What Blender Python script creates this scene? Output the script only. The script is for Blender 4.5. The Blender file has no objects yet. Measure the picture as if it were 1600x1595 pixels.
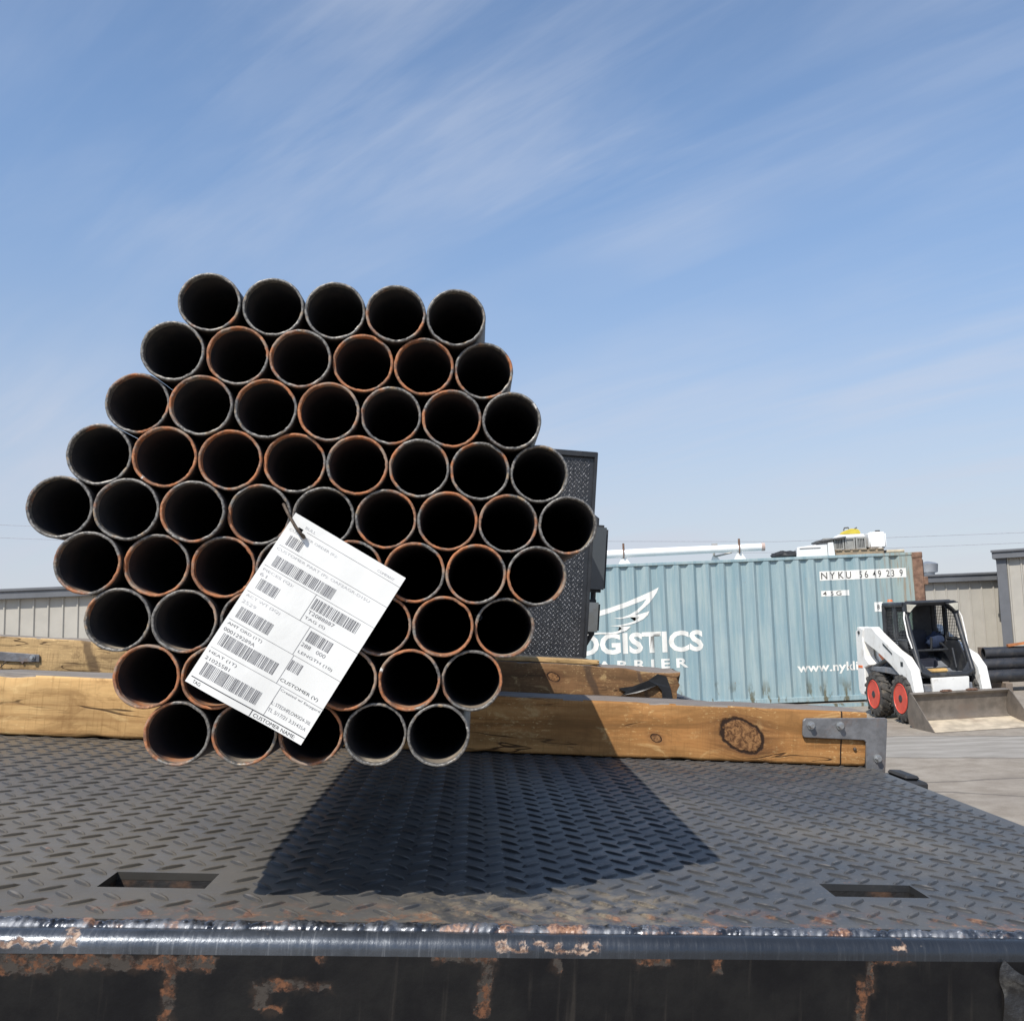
import bpy, bmesh, math, random
from mathutils import Vector, Matrix, noise
R = math.radians
rnd = random.Random(7)
scene = bpy.context.scene
C = scene.collection

# ------------------------------------------------------------------ camera
EYE = Vector((0, 0, 1.76))
CX = Vector((0.99916056, -0.04096558, 0.0))            # world axes written in the camera frame (x right, y down, z forward)
CY = Vector((0.00470441, 0.11474167, 0.99338422))
CZ = Vector((-0.04069456, -0.99255034, 0.11483807))
cam = bpy.data.cameras.new('camera')
cam_o = bpy.data.objects.new('camera', cam)
C.objects.link(cam_o)
rows = [CX, CY, CZ]
m = Matrix.Identity(4)
for i in range(3):
    m[i][0] = rows[i].x; m[i][1] = -rows[i].y; m[i][2] = -rows[i].z
    m[i][3] = EYE[i]
cam_o.matrix_world = m
cam.sensor_fit = 'HORIZONTAL'; cam.sensor_width = 36
cam.lens = 36 * 1500 / 1600
cam.shift_x = -(955 - 800) / 1600
cam.clip_start = 0.02; cam.clip_end = 3000
scene.camera = cam_o
scene.render.resolution_x = 1024; scene.render.resolution_y = 1020

# ------------------------------------------------------------------ node helper
class NT:
    def __init__(s, nt):
        s.t = nt; s.n = nt.nodes; s.l = nt.links; s.n.clear()
    def put(s, sock, v):
        if v is None: return
        if isinstance(v, bpy.types.NodeSocket): s.l.new(v, sock)
        elif isinstance(v, (tuple, list)) and len(v) == 3 and sock.type == 'RGBA': sock.default_value = (*v, 1)
        else: sock.default_value = v
    def node(s, kind, ins={}, **kw):
        nd = s.n.new(kind)
        for k, v in kw.items(): setattr(nd, k, v)
        for k, v in ins.items(): s.put(nd.inputs[k], v)
        return nd
    def math(s, op, a, b=None, c=None, clamp=False):
        nd = s.n.new('ShaderNodeMath'); nd.operation = op; nd.use_clamp = clamp
        s.put(nd.inputs[0], a); s.put(nd.inputs[1], b)
        if c is not None: s.put(nd.inputs[2], c)
        return nd.outputs[0]
    def mix(s, f, a, b, mode='MIX'):
        nd = s.n.new('ShaderNodeMix'); nd.data_type = 'RGBA'; nd.blend_type = mode
        s.put(nd.inputs[0], f); s.put(nd.inputs[6], a); s.put(nd.inputs[7], b)
        return nd.outputs[2]
    def mapr(s, v, a, b, c=0.0, d=1.0):
        nd = s.n.new('ShaderNodeMapRange'); nd.interpolation_type = 'SMOOTHSTEP'
        s.put(nd.inputs[0], v)
        for i, x in enumerate((a, b, c, d)): s.put(nd.inputs[1 + i], x)
        return nd.outputs[0]
    def noise(s, vec, scale, detail=4, rough=.55, dist=0.0, w=None, out=0):
        nd = s.n.new('ShaderNodeTexNoise')
        if w is not None: nd.noise_dimensions = '4D'; s.put(nd.inputs['W'], w)
        s.put(nd.inputs['Vector'], vec); s.put(nd.inputs['Scale'], scale); s.put(nd.inputs['Detail'], detail)
        s.put(nd.inputs['Roughness'], rough); s.put(nd.inputs['Distortion'], dist)
        return nd.outputs[out]
    def coord(s, kind='Object'):
        return s.n.new('ShaderNodeTexCoord').outputs[kind]
    def scale(s, vec, sc, loc=(0, 0, 0)):
        nd = s.n.new('ShaderNodeMapping'); s.put(nd.inputs[0], vec)
        nd.inputs['Scale'].default_value = sc; nd.inputs['Location'].default_value = loc
        return nd.outputs[0]
    def sep(s, vec):
        nd = s.n.new('ShaderNodeSeparateXYZ'); s.put(nd.inputs[0], vec); return nd.outputs
    def comb(s, x, y, z):
        nd = s.n.new('ShaderNodeCombineXYZ')
        for i, v in enumerate((x, y, z)): s.put(nd.inputs[i], v)
        return nd.outputs[0]
    def bump(s, h, strength=.3, dist=.002, normal=None):
        nd = s.n.new('ShaderNodeBump'); s.put(nd.inputs['Height'], h)
        nd.inputs['Strength'].default_value = strength; nd.inputs['Distance'].default_value = dist
        if normal is not None: s.put(nd.inputs['Normal'], normal)
        return nd.outputs[0]
    def out(s, col, rough, metal=0.0, normal=None, spec=None, **kw):
        b = s.n.new('ShaderNodeBsdfPrincipled')
        s.put(b.inputs['Base Color'], col); s.put(b.inputs['Roughness'], rough); s.put(b.inputs['Metallic'], metal)
        if normal is not None: s.put(b.inputs['Normal'], normal)
        if spec is not None: s.put(b.inputs['Specular IOR Level'], spec)
        for k, v in kw.items(): s.put(b.inputs[k], v)
        o = s.n.new('ShaderNodeOutputMaterial'); s.l.new(b.outputs[0], o.inputs[0])
    def patches(s, vec, lst, warp=.006, wscale=60, edge=.004, ax=(0, 2)):
        """soft irregular patches: lst of (cx, cz, half_w, half_h) in object space"""
        nz = s.noise(vec, wscale, 5, .6, out=1)
        o = s.sep(vec); q = s.sep(nz)
        x = s.math('MULTIPLY_ADD', s.math('SUBTRACT', q[0], .5), warp * 2, o[ax[0]])
        z = s.math('MULTIPLY_ADD', s.math('SUBTRACT', q[1], .5), warp * 2, o[ax[1]])
        res = None
        for (cx, cz, hw, hh) in lst:
            dx = s.math('SUBTRACT', s.math('ABSOLUTE', s.math('SUBTRACT', x, cx)), hw)
            dz = s.math('SUBTRACT', s.math('ABSOLUTE', s.math('SUBTRACT', z, cz)), hh)
            d = s.math('MAXIMUM', dx, dz)
            f = s.mapr(d, edge, -edge)
            res = f if res is None else s.math('MAXIMUM', res, f)
        return res

def new_mat(name):
    mt = bpy.data.materials.new(name); mt.use_nodes = True
    return mt, NT(mt.node_tree)

# ------------------------------------------------------------------ world + sun
SUN = Vector((-0.2566, -0.5824, 0.7714)).normalized()
world = bpy.data.worlds.new('World'); scene.world = world; world.use_nodes = True
w = NT(world.node_tree)
sky = w.node('ShaderNodeTexSky', sky_type='NISHITA', sun_disc=False)
sky.sun_elevation = math.asin(SUN.z)
sky.sun_rotation = math.atan2(SUN.x, SUN.y)
sky.altitude = 900; sky.air_density = 1.0; sky.dust_density = 0.6; sky.ozone_density = 2.2
g = w.coord('Generated')
o = w.sep(g)
zz = w.math('MAXIMUM', o[2], 0.0)
den = w.math('ADD', zz, 0.16)
px_ = w.math('DIVIDE', o[0], den); py_ = w.math('DIVIDE', o[1], den)
# thin cirrus drawn out along one direction
ca, sa = math.cos(R(38)), math.sin(R(38))
u_ = w.math('ADD', w.math('MULTIPLY', px_, ca), w.math('MULTIPLY', py_, -sa))
v_ = w.math('ADD', w.math('MULTIPLY', px_, sa), w.math('MULTIPLY', py_, ca))
cv = w.comb(w.math('MULTIPLY', u_, .55), w.math('MULTIPLY', v_, 2.6), 0.0)
n1 = w.noise(cv, 1.1, 8, .55, .5)
n2 = w.noise(w.comb(px_, py_, 7.4), .8, 4, .5)
n3 = w.noise(w.comb(w.math('MULTIPLY', u_, .8), w.math('MULTIPLY', v_, 7.0), 1.0), 1.6, 6, .6, .4)
cl = w.math('MULTIPLY', w.mapr(n1, .38, .70), w.mapr(n2, .26, .58))
cl = w.math('ADD', w.math('MULTIPLY', cl, .62), w.math('MULTIPLY', w.math('MULTIPLY', w.mapr(n3, .44, .68), w.mapr(n2, .32, .6)), .20))
hz = w.mapr(o[2], .52, -.06)
hz = w.math('POWER', hz, 1.5)
SKY_GAIN = w.mix(1.0, sky.outputs[0], w.mix(w.mapr(o[2], -.02, .50), (.70, .76, .74), (1.36, 1.36, 1.32)), 'MULTIPLY')
skyc = w.mix(w.math('MULTIPLY', cl, .62), SKY_GAIN, (4.2, 4.55, 5.3))
skyc = w.mix(w.math('MULTIPLY', hz, .88), skyc, (4.15, 4.2, 4.80))
bg = w.node('ShaderNodeBackground', {'Color': skyc, 'Strength': .15})
wo = w.node('ShaderNodeOutputWorld'); w.l.new(bg.outputs[0], wo.inputs[0])

sl = bpy.data.lights.new('sun', 'SUN'); sl.energy = 4.9; sl.angle = R(.53); sl.color = (1, .95, .87)
so = bpy.data.objects.new('sun', sl); C.objects.link(so)
so.rotation_euler = SUN.to_track_quat('Z', 'Y').to_euler(); so.location = (-5, -10, 20)

scene.view_settings.view_transform = 'Standard'; scene.view_settings.look = 'None'
scene.view_settings.gamma = 1; scene.view_settings.exposure = 0.0

# ------------------------------------------------------------------ frames
# the truck stands a little tilted in the yard; its own frame has x across, y along the bed, z up, seen from the eye point
TM = Matrix(((0.98504882, -0.1434303, 0.09542836, 0),
             (0.14387819, 0.98959295, 0.00220662, 0),
             (-0.09475172, 0.01155643, 0.99543386, 1.76),
             (0, 0, 0, 1)))
def T(*p): return TM @ Vector(p)

# ------------------------------------------------------------------ mesh helpers
def tag(o, label=None, cat=None, group=None, kind=None):
    if label: o['label'] = label
    if cat: o['category'] = cat
    if group: o['group'] = group
    if kind: o['kind'] = kind
    return o
def empty(name, mtx):
    o = bpy.data.objects.new(name, None); C.objects.link(o); o.empty_display_size = .1
    o.matrix_world = mtx
    return o
def obj(name, bm, mats, parent=None, mtx=None, smooth=None, bev=0, seg=1):
    if bev:
        es = [e for e in bm.edges if len(e.link_faces) == 2 and e.calc_face_angle(0) > .5]
        if es: bmesh.ops.bevel(bm, geom=es, offset=bev, segments=seg, affect='EDGES', clamp_overlap=True)
    me = bpy.data.meshes.new(name); bm.to_mesh(me); bm.free()
    for mm in (mats if isinstance(mats, (list, tuple)) else [mats]): me.materials.append(mm)
    if smooth is not None:
        me.polygons.foreach_set('use_smooth', [True] * len(me.polygons))
        try: me.set_sharp_from_angle(angle=R(smooth))
        except Exception: pass
    o = bpy.data.objects.new(name, me); C.objects.link(o)
    if parent: o.parent = parent
    if mtx is not None: o.matrix_local = mtx
    return o
def B(): return bmesh.new()
def box(bm, lo, hi, mi=0, rot=None):
    vs = []
    for x in (lo[0], hi[0]):
        for y in (lo[1], hi[1]):
            for z in (lo[2], hi[2]):
                v = Vector((x, y, z))
                if rot is not None: v = rot @ v
                vs.append(bm.verts.new(v))
    for f in ((0, 1, 3, 2), (4, 6, 7, 5), (0, 4, 5, 1), (2, 3, 7, 6), (0, 2, 6, 4), (1, 5, 7, 3)):
        fc = bm.faces.new([vs[i] for i in f]); fc.material_index = mi
    return vs
def frame_of(d):
    d = d.normalized()
    a = Vector((0, 0, 1)) if abs(d.z) < .9 else Vector((1, 0, 0))
    u = d.cross(a).normalized(); v = d.cross(u)
    return u, v
def tube(bm, pts, r, seg=10, mi=0, cap=True):
    pts = [Vector(p) for p in pts]
    rs = r if isinstance(r, (list, tuple)) else [r] * len(pts)
    rings = []; u = None
    for i, p in enumerate(pts):
        d = (pts[min(i + 1, len(pts) - 1)] - pts[max(i - 1, 0)]).normalized()
        if u is None: u, v = frame_of(d)
        else:
            u = (u - d * u.dot(d)).normalized(); v = d.cross(u)
        rings.append([bm.verts.new(p + (u * math.cos(a) + v * math.sin(a)) * rs[i]) for a in [2 * math.pi * k / seg for k in range(seg)]])
    for a, b in zip(rings, rings[1:]):
        for k in range(seg):
            f = bm.faces.new((a[k], a[(k + 1) % seg], b[(k + 1) % seg], b[k])); f.material_index = mi
    if cap:
        for rg in (rings[0], rings[-1]):
            f = bm.faces.new(rg); f.material_index = mi
    return rings
def prism(bm, poly, axis, a, b, mi=0):
    """poly of 2D points extruded along axis from a to b; the two other axes in order"""
    def mk(p, t):
        l = [p[0], p[1]]; l.insert(axis, t); return bm.verts.new(l)
    A = [mk(p, a) for p in poly]; Bv = [mk(p, b) for p in poly]
    n = len(poly)
    bm.faces.new(A).material_index = mi; bm.faces.new(Bv[::-1]).material_index = mi
    for i in range(n):
        bm.faces.new((A[i], Bv[i], Bv[(i + 1) % n], A[(i + 1) % n])).material_index = mi
def fix(bm): bmesh.ops.recalc_face_normals(bm, faces=bm.faces[:])
def lathe(bm, prof, c, axis_dir, seg=24, mi=0, closed=False):
    """prof list of (dist along axis, radius)"""
    d = Vector(axis_dir).normalized(); u, v = frame_of(d); c = Vector(c)
    rings = [[bm.verts.new(c + d * h + (u * math.cos(2 * math.pi * k / seg) + v * math.sin(2 * math.pi * k / seg)) * r) for k in range(seg)] for h, r in prof]
    pairs = list(zip(rings, rings[1:]))
    if closed: pairs.append((rings[-1], rings[0]))
    for a, b in pairs:
        for k in range(seg):
            bm.faces.new((a[k], a[(k + 1) % seg], b[(k + 1) % seg], b[k])).material_index = mi
    if not closed:
        for rg in (rings[0], rings[-1]): bm.faces.new(rg).material_index = mi
def text_into(bm, s, org, U, V, w=None, h=None, bold=0.0, mi=0, space=1.0):
    """flat lettering with its lower left corner at org, U along the line, V up, fitted to width w and cap height h"""
    cu = bpy.data.curves.new('t', 'FONT'); cu.body = s; cu.size = 1; cu.offset = bold; cu.space_character = space
    cu.resolution_u = 3
    ob = bpy.data.objects.new('t', cu); C.objects.link(ob)
    bpy.context.view_layer.update()
    me = bpy.data.meshes.new_from_object(ob)
    bpy.data.objects.remove(ob); bpy.data.curves.remove(cu)
    xs = [v.co.x for v in me.vertices]; ys = [v.co.y for v in me.vertices]
    x0, x1, y0, y1 = min(xs), max(xs), min(ys), max(ys)
    sy = h / (y1 - y0) if h else None
    sx = w / (x1 - x0) if w else sy
    if sy is None: sy = sx
    U = Vector(U).normalized(); V = Vector(V).normalized(); org = Vector(org)
    for v in me.vertices:
        v.co = org + U * ((v.co.x - x0) * sx) + V * ((v.co.y - y0) * sy)
    n0 = len(bm.faces); bm.from_mesh(me); bpy.data.meshes.remove(me)
    bm.faces.ensure_lookup_table()
    for f in bm.faces[n0:]: f.material_index = mi

# ------------------------------------------------------------------ general materials
def simple(name, col, rough=.6, metal=0.0, var=.25, scale=6, bump=.0, bscale=60, dirt=None, dirt_amt=.4, spec=None, dscale=5):
    mt, n = new_mat(name); vec = n.coord()
    a = n.noise(vec, scale, 5, .6)
    dark = tuple(c * (1 - var) for c in col); light = tuple(min(1, c * (1 + var)) for c in col)
    c = n.mix(n.mapr(a, .3, .7), dark, light)
    r = n.mapr(n.noise(vec, scale * 3, 3), .3, .7, max(0.02, rough - .08), min(1, rough + .08))
    if dirt:
        c = n.mix(n.math('MULTIPLY', n.mapr(n.noise(vec, dscale, 7, .65), .5, .72), dirt_amt), c, dirt)
    nm = n.bump(n.noise(vec, bscale, 5, .6), bump, .003) if bump else None
    n.out(c, r, metal, nm, spec)
    return mt

RUSTS = ((.13, .045, .02), (.36, .13, .055), (.22, .085, .04))

def mat_rim():
    mt, n = new_mat('pipe_end_steel'); vec = n.coord()
    oi = n.node('ShaderNodeObjectInfo'); col = n.sep(oi.outputs['Color'])
    W_ = n.math('MULTIPLY', oi.outputs['Random'], 40)
    a = n.noise(vec, 34, 3, .5, w=W_)
    sh = n.math('MULTIPLY', n.math('SUBTRACT', col[0], .5), .36)
    rust = n.mapr(n.math('ADD', a, sh), .47, .57)
    fine = n.noise(vec, 420, 4, .6, w=W_)
    mid = n.noise(vec, 120, 4, .6, w=W_)
    grey = n.mix(n.mapr(fine, .35, .65), (.085, .082, .08), (.25, .235, .21))
    grey = n.mix(n.mapr(mid, .55, .7), grey, (.34, .25, .16))
    rc = n.mix(n.mapr(mid, .40, .60), (.19, .095, .055), (.38, .14, .055))
    rc = n.mix(n.mapr(n.noise(vec, 50, 3, .5, w=n.math('ADD', W_, 3)), .52, .62), rc, (.27, .20, .15))
    rc = n.mix(n.mapr(fine, .5, .75), rc, (.50, .26, .13))
    c = n.mix(rust, grey, rc)
    # sparse white paint or slag flecks
    c = n.mix(n.mapr(n.noise(vec, 90, 2, .5, w=n.math('ADD', W_, 7)), .70, .74), c, (.7, .68, .64))
    r = n.math('ADD', n.math('MULTIPLY', rust, .3), .42)
    met = n.math('MULTIPLY', n.math('SUBTRACT', 1.0, rust), .25)
    n.out(c, r, met, n.bump(n.noise(vec, 260, 4, .6, w=W_), .55, .0008))
    return mt
def mat_inner():
    mt, n = new_mat('pipe_bore_scale_lit_lip'); vec = n.coord()
    oi = n.node('ShaderNodeObjectInfo'); col = n.sep(oi.outputs['Color'])
    W_ = n.math('MULTIPLY', oi.outputs['Random'], 40)
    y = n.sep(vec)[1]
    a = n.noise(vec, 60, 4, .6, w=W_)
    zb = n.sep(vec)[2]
    low = n.mapr(n.math('ADD', n.math('SUBTRACT', zb, n.math('MULTIPLY', n.sep(vec)[0], .55)), n.math('MULTIPLY', a, .008)), -.006, -.016)  # lower right of the lip: sunlit crescent painted into the bore colour
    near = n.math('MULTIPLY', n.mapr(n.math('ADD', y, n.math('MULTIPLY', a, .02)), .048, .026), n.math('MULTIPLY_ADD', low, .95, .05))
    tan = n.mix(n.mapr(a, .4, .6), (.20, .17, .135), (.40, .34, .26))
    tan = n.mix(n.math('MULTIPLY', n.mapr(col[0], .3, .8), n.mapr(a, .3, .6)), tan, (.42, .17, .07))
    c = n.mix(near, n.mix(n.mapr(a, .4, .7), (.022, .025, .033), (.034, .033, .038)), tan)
    n.out(c, .75, 0, n.bump(n.noise(vec, 300, 4, .6), .4, .0006), .2)
    return mt
def mat_outer():
    mt, n = new_mat('pipe_mill_scale'); vec = n.coord()
    a = n.noise(n.scale(vec, (20, 3, 20)), 1, 5, .6)
    c = n.mix(n.mapr(a, .4, .65), (.025, .024, .026), (.07, .05, .04))
    n.out(c, .5, .2, n.bump(n.noise(vec, 200, 3), .2, .0006))
    return mt
M_RIM, M_BORE, M_OUT = mat_rim(), mat_inner(), mat_outer()

def mat_deck(name, p):
    mt, n = new_mat(name); vec = n.coord()
    big = n.noise(vec, 2.2, 5, .6); mid = n.noise(vec, 14, 6, .65); fine = n.noise(vec, 150, 5, .65)
    c = n.mix(n.mapr(mid, .3, .7), p['a'], p['b'])
    c = n.mix(n.math('MULTIPLY', n.mapr(big, .42, .66), p['dust_amt']), c, p['dust'])
    c = n.mix(n.math('MULTIPLY', n.mapr(fine, .55, .72), .5), c, p['speck'])
    if p.get('leftdust'):
        ld_ = n.mapr(n.math('ADD', n.sep(vec)[0], n.math('MULTIPLY', big, .5)), .35, -.15)
        c = n.mix(n.math('MULTIPLY', ld_, .45), c, (.15, .125, .09))
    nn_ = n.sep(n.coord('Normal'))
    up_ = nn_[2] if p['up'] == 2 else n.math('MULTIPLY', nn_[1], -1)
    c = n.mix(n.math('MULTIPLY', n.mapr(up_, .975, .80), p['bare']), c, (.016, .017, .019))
    # lug crests by height: worn on the bed, painted glints on the headboard
    z = n.sep(vec)[2] if p['up'] == 2 else n.math('MULTIPLY', n.sep(vec)[1], -1)
    crest = n.math('MULTIPLY', n.mapr(z, p['h'] * .6, p['h'] * 1.0), n.mapr(n.noise(vec, 60, 4, .6), .44, .66))
    c = n.mix(n.math('MULTIPLY', crest, p['wear_glint']), c, p['crest'])
    rust = n.mapr(n.noise(vec, 22, 6, .7), .66, .74)
    if p.get('edge'):
        y = n.sep(vec)[1]
        e = n.mapr(n.math('ADD', y, n.math('MULTIPLY', mid, -.03)), .045, -.008)
        rust = n.math('MAXIMUM', rust, n.math('MULTIPLY', e, n.mapr(n.noise(vec, 40, 6, .7), .5, .62)))
        # scraped muddy band behind the edge, in the middle of the bed
        x = n.sep(vec)[0]
        bx = n.math('MULTIPLY', n.mapr(n.math('ABSOLUTE', n.math('SUBTRACT', x, .08)), .17, .06), n.mapr(y, .12, .06))
        c = n.mix(n.math('MULTIPLY', bx, n.mapr(n.noise(vec, 35, 6, .7), .42, .62)), c, (.20, .165, .12))
    rc = n.mix(n.mapr(fine, .4, .6), (.14, .06, .035), (.30, .15, .08))
    c = n.mix(n.math('MULTIPLY', rust, p['rust_amt']), c, rc)
    r = n.mapr(mid, .3, .7, p['r0'], p['r1'])
    nm = n.bump(n.math('ADD', n.math('MULTIPLY', fine, .5), mid), .25, .0012)
    n.out(c, r, p.get('metal', 0), nm, p.get('spec', .5))
    return mt
M_DECK = mat_deck('painted_tread_plate', dict(a=(.048, .050, .053), b=(.088, .088, .089), dust=(.165, .145, .115), dust_amt=.6, speck=(.17, .155, .135),
    up=2, bare=.68, h=.0024, wear_glint=.55, crest=(.22, .20, .18), rust_amt=.65, spec=.30, leftdust=True, r0=.36, r1=.55, edge=True))
M_HEAD = mat_deck('black_tread_plate', dict(a=(.015, .017, .021), b=(.026, .028, .033), dust=(.045, .04, .038), dust_amt=.3, speck=(.05, .05, .05),
    up=1, bare=.3, h=.0022, wear_glint=1.6, crest=(.34, .34, .35), rust_amt=.1, r0=.22, r1=.34))  # pale crest colour paints the highlights on the headboard lugs

M_BLACK = simple('black_paint', (.02, .021, .023), .4, 0, .3, 8, .1, 80, (.06, .05, .04), .3)
M_BLACK_MATT = simple('black_rubber_plastic', (.022, .023, .025), .65, 0, .3, 8, .1)
M_GLASS_DARK = simple('mirror_glass', (.055, .062, .068), .12, 0.0, .05, 4)
M_MIRROR = simple('small_mirror_glass', (.30, .33, .35), .08, 1.0, .05, 4)
M_STEEL = simple('weathered_steel_bracket', (.20, .20, .21), .48, .55, .25, 30, .25, 150, (.20, .10, .05), .55, None, 22)
M_ZINC = simple('zinc_bolt', (.45, .46, .46), .35, .8, .2, 200)
M_WIRE = simple('rusty_tie_wire', (.10, .075, .055), .6, .3, .35, 200, .3, 800)

# ------------------------------------------------------------------ wood
def mat_wood(name, knots=(), base=((.44, .22, .075), (.62, .36, .14)), dark=(.17, .085, .035), pale=(.80, .57, .27), grey=0.0, shadow_bands=(), joints=(), zscale=1.0):
    mt, n = new_mat(name); vec = n.coord()
    o = n.sep(vec); X, Y, Z = o[0], o[1], o[2]
    # warp the height near every knot so the grain flows round it
    Zw = Z; kn = None; ring = None; halo = None
    for (kx, kz, kr) in knots:
        dx = n.math('DIVIDE', n.math('SUBTRACT', n.math('ADD', X, n.math('MULTIPLY', n.math('SUBTRACT', Z, kz), .45)), kx), kr * 1.12)
        dz = n.math('DIVIDE', n.math('SUBTRACT', Z, kz), kr * .88)
        nn = n.math('MULTIPLY', n.math('SUBTRACT', n.noise(vec, 45, 4, .6), .5), .55)
        d = n.math('ADD', n.math('SQRT', n.math('ADD', n.math('MULTIPLY', dx, dx), n.math('MULTIPLY', dz, dz))), nn)
        infl = n.math('POWER', 2.718, n.math('MULTIPLY', n.math('MULTIPLY', d, d), -.35))
        Zw = n.math('SUBTRACT', Zw, n.math('MULTIPLY', n.math('MULTIPLY', n.math('SUBTRACT', Z, kz), infl), .75))
        k_ = n.mapr(d, 1.03, .9); kn = k_ if kn is None else n.math('MAXIMUM', kn, k_)
        rg = n.math('MULTIPLY', n.mapr(d, .86, .95), n.mapr(d, 1.17, 1.04)); ring = rg if ring is None else n.math('MAXIMUM', ring, rg)
        h_ = n.mapr(d, 2.6, .9); halo = h_ if halo is None else n.math('MAXIMUM', halo, h_)
    v2 = n.comb(n.math('MULTIPLY', X, 1.1), n.math('MULTIPLY', Y, 22), n.math('MULTIPLY', Zw, 34 * zscale))
    g1 = n.noise(v2, 1, 8, .68, .9)
    v3 = n.comb(n.math('MULTIPLY', X, 9), n.math('MULTIPLY', Y, 300), n.math('MULTIPLY', Zw, 330))
    g2 = n.noise(v3, 1, 3, .6)
    big = n.noise(n.comb(n.math('MULTIPLY', X, 3.5), n.math('MULTIPLY', Y, 6), n.math('MULTIPLY', Z, 9)), 1, 5, .6)
    c = n.mix(n.mapr(g1, .38, .62), base[0], base[1])
    c = n.mix(n.math('MULTIPLY', n.mapr(n.math('ADD', X, n.math('MULTIPLY', big, .8)), 1.35, 2.0), .55), c, (base[0][0] * .82, base[0][1] * .68, base[0][2] * .60))
    c = n.mix(n.math('MULTIPLY', n.mapr(n.noise(n.comb(n.math('MULTIPLY', X, 2.2), n.math('MULTIPLY', Y, 8), n.math('MULTIPLY', Zw, 16)), 1, 6, .6, 1.2), .50, .66), .6), c, tuple(b * .55 for b in base[0]))
    c = n.mix(n.math('MULTIPLY', n.mapr(g1, .44, .30), .75), c, dark)
    c = n.mix(n.math('MULTIPLY', n.mapr(big, .45, .70), .65), c, tuple(b * .48 for b in base[0]))
    c = n.mix(n.math('MULTIPLY', n.mapr(g2, .5, .72), .45), c, tuple(b * .55 for b in base[0]))
    # pale scuffs and chips
    c = n.mix(n.math('MULTIPLY', n.mapr(X, 1.25, .5), .38), c, pale)
    c = n.mix(n.math('MULTIPLY', n.mapr(g1, .47, .40), .5), c, tuple(b * .5 for b in base[0]))
    ch = n.mapr(n.noise(n.comb(n.math('MULTIPLY', X, 90), n.math('MULTIPLY', Y, 200), n.math('MULTIPLY', Z, 230)), 1, 6, .75), .55, .66)
    ch = n.math('MULTIPLY', ch, n.mapr(n.noise(vec, 9, 4), .42, .56))
    c = n.mix(n.math('MULTIPLY', ch, .7), c, pale)
    sw = n.noise(n.comb(n.math('MULTIPLY', X, 260), n.math('MULTIPLY', Y, 20), n.math('MULTIPLY', Z, 14)), 1, 3, .5)
    c = n.mix(n.math('MULTIPLY', n.mapr(sw, .52, .70), .30), c, tuple(b * .5 for b in base[0]))
    bl2 = n.noise(n.comb(n.math('MULTIPLY', X, 12), n.math('MULTIPLY', Y, 20), n.math('MULTIPLY', Z, 26)), 1, 6, .7, .6)
    c = n.mix(n.math('MULTIPLY', n.mapr(bl2, .50, .66), .5), c, tuple(b * .45 for b in base[0]))
    c = n.mix(n.math('MULTIPLY', n.mapr(bl2, .44, .32), .4), c, pale)
    # long drying checks
    ck = n.mapr(n.math('ABSOLUTE', n.math('SUBTRACT', n.noise(n.comb(n.math('MULTIPLY', X, 3), n.math('MULTIPLY', Y, 20), n.math('MULTIPLY', Zw, 20)), 1, 3, .5, .3), .5)), .012, .002)
    ck = n.math('MULTIPLY', ck, n.mapr(n.noise(n.comb(n.math('MULTIPLY', X, 6), 0.0, n.math('MULTIPLY', Z, 30)), 1, 2), .49, .58))
    c = n.mix(n.math('MULTIPLY', ck, .9), c, (.05, .025, .012))
    if knots:
        c = n.mix(n.math('MULTIPLY', halo, n.math('MULTIPLY', n.mapr(g1, .6, .4), .7)), c, (.12, .055, .025))
        kc = n.mix(n.mapr(n.noise(vec, 110, 5, .65, 1.0), .38, .62), (.10, .045, .02), (.33, .17, .07))
        c = n.mix(kn, c, kc)
        rr2 = n.mapr(n.math('ABSOLUTE', n.math('SUBTRACT', n.noise(vec, 60, 2, .5, 2.0), .5)), .03, .0)
        c = n.mix(n.math('MULTIPLY', n.math('MULTIPLY', kn, rr2), .35), c, (.05, .025, .012))
        c = n.mix(n.math('MULTIPLY', ring, n.mapr(n.noise(vec, 80, 3), .25, .42)), c, (.030, .016, .010))
    for (sx, w_, col, amt) in shadow_bands:      # slanting cast shadows painted across the face
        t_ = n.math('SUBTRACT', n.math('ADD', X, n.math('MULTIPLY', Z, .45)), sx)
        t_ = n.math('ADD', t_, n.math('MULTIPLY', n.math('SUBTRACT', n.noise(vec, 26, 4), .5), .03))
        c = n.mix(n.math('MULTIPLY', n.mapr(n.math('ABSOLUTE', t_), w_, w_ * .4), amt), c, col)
    for jx in joints:
        c = n.mix(n.mapr(n.math('ABSOLUTE', n.math('SUBTRACT', n.math('ADD', X, n.math('MULTIPLY', n.noise(vec, 60), .002)), jx)), .0022, .0008), c, (.02, .012, .008))
    if grey:
        gc = n.mix(n.mapr(g2, .35, .65), (.12, .11, .105), (.27, .255, .24))
        c = n.mix(n.math('MULTIPLY', n.mapr(n.math('ADD', big, n.math('MULTIPLY', g1, .4)), .35, .75, .6, 1.0), grey), c, gc)
    hgt = n.math('ADD', n.math('MULTIPLY', g1, .6), n.math('ADD', n.math('MULTIPLY', g2, .35), n.math('MULTIPLY', ck, -1.2)))
    if knots: hgt = n.math('SUBTRACT', hgt, n.math('MULTIPLY', ring, 1.0))
    n.out(c, .8, 0, n.bump(hgt, .55, .0016), .25)
    return mt

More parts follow.
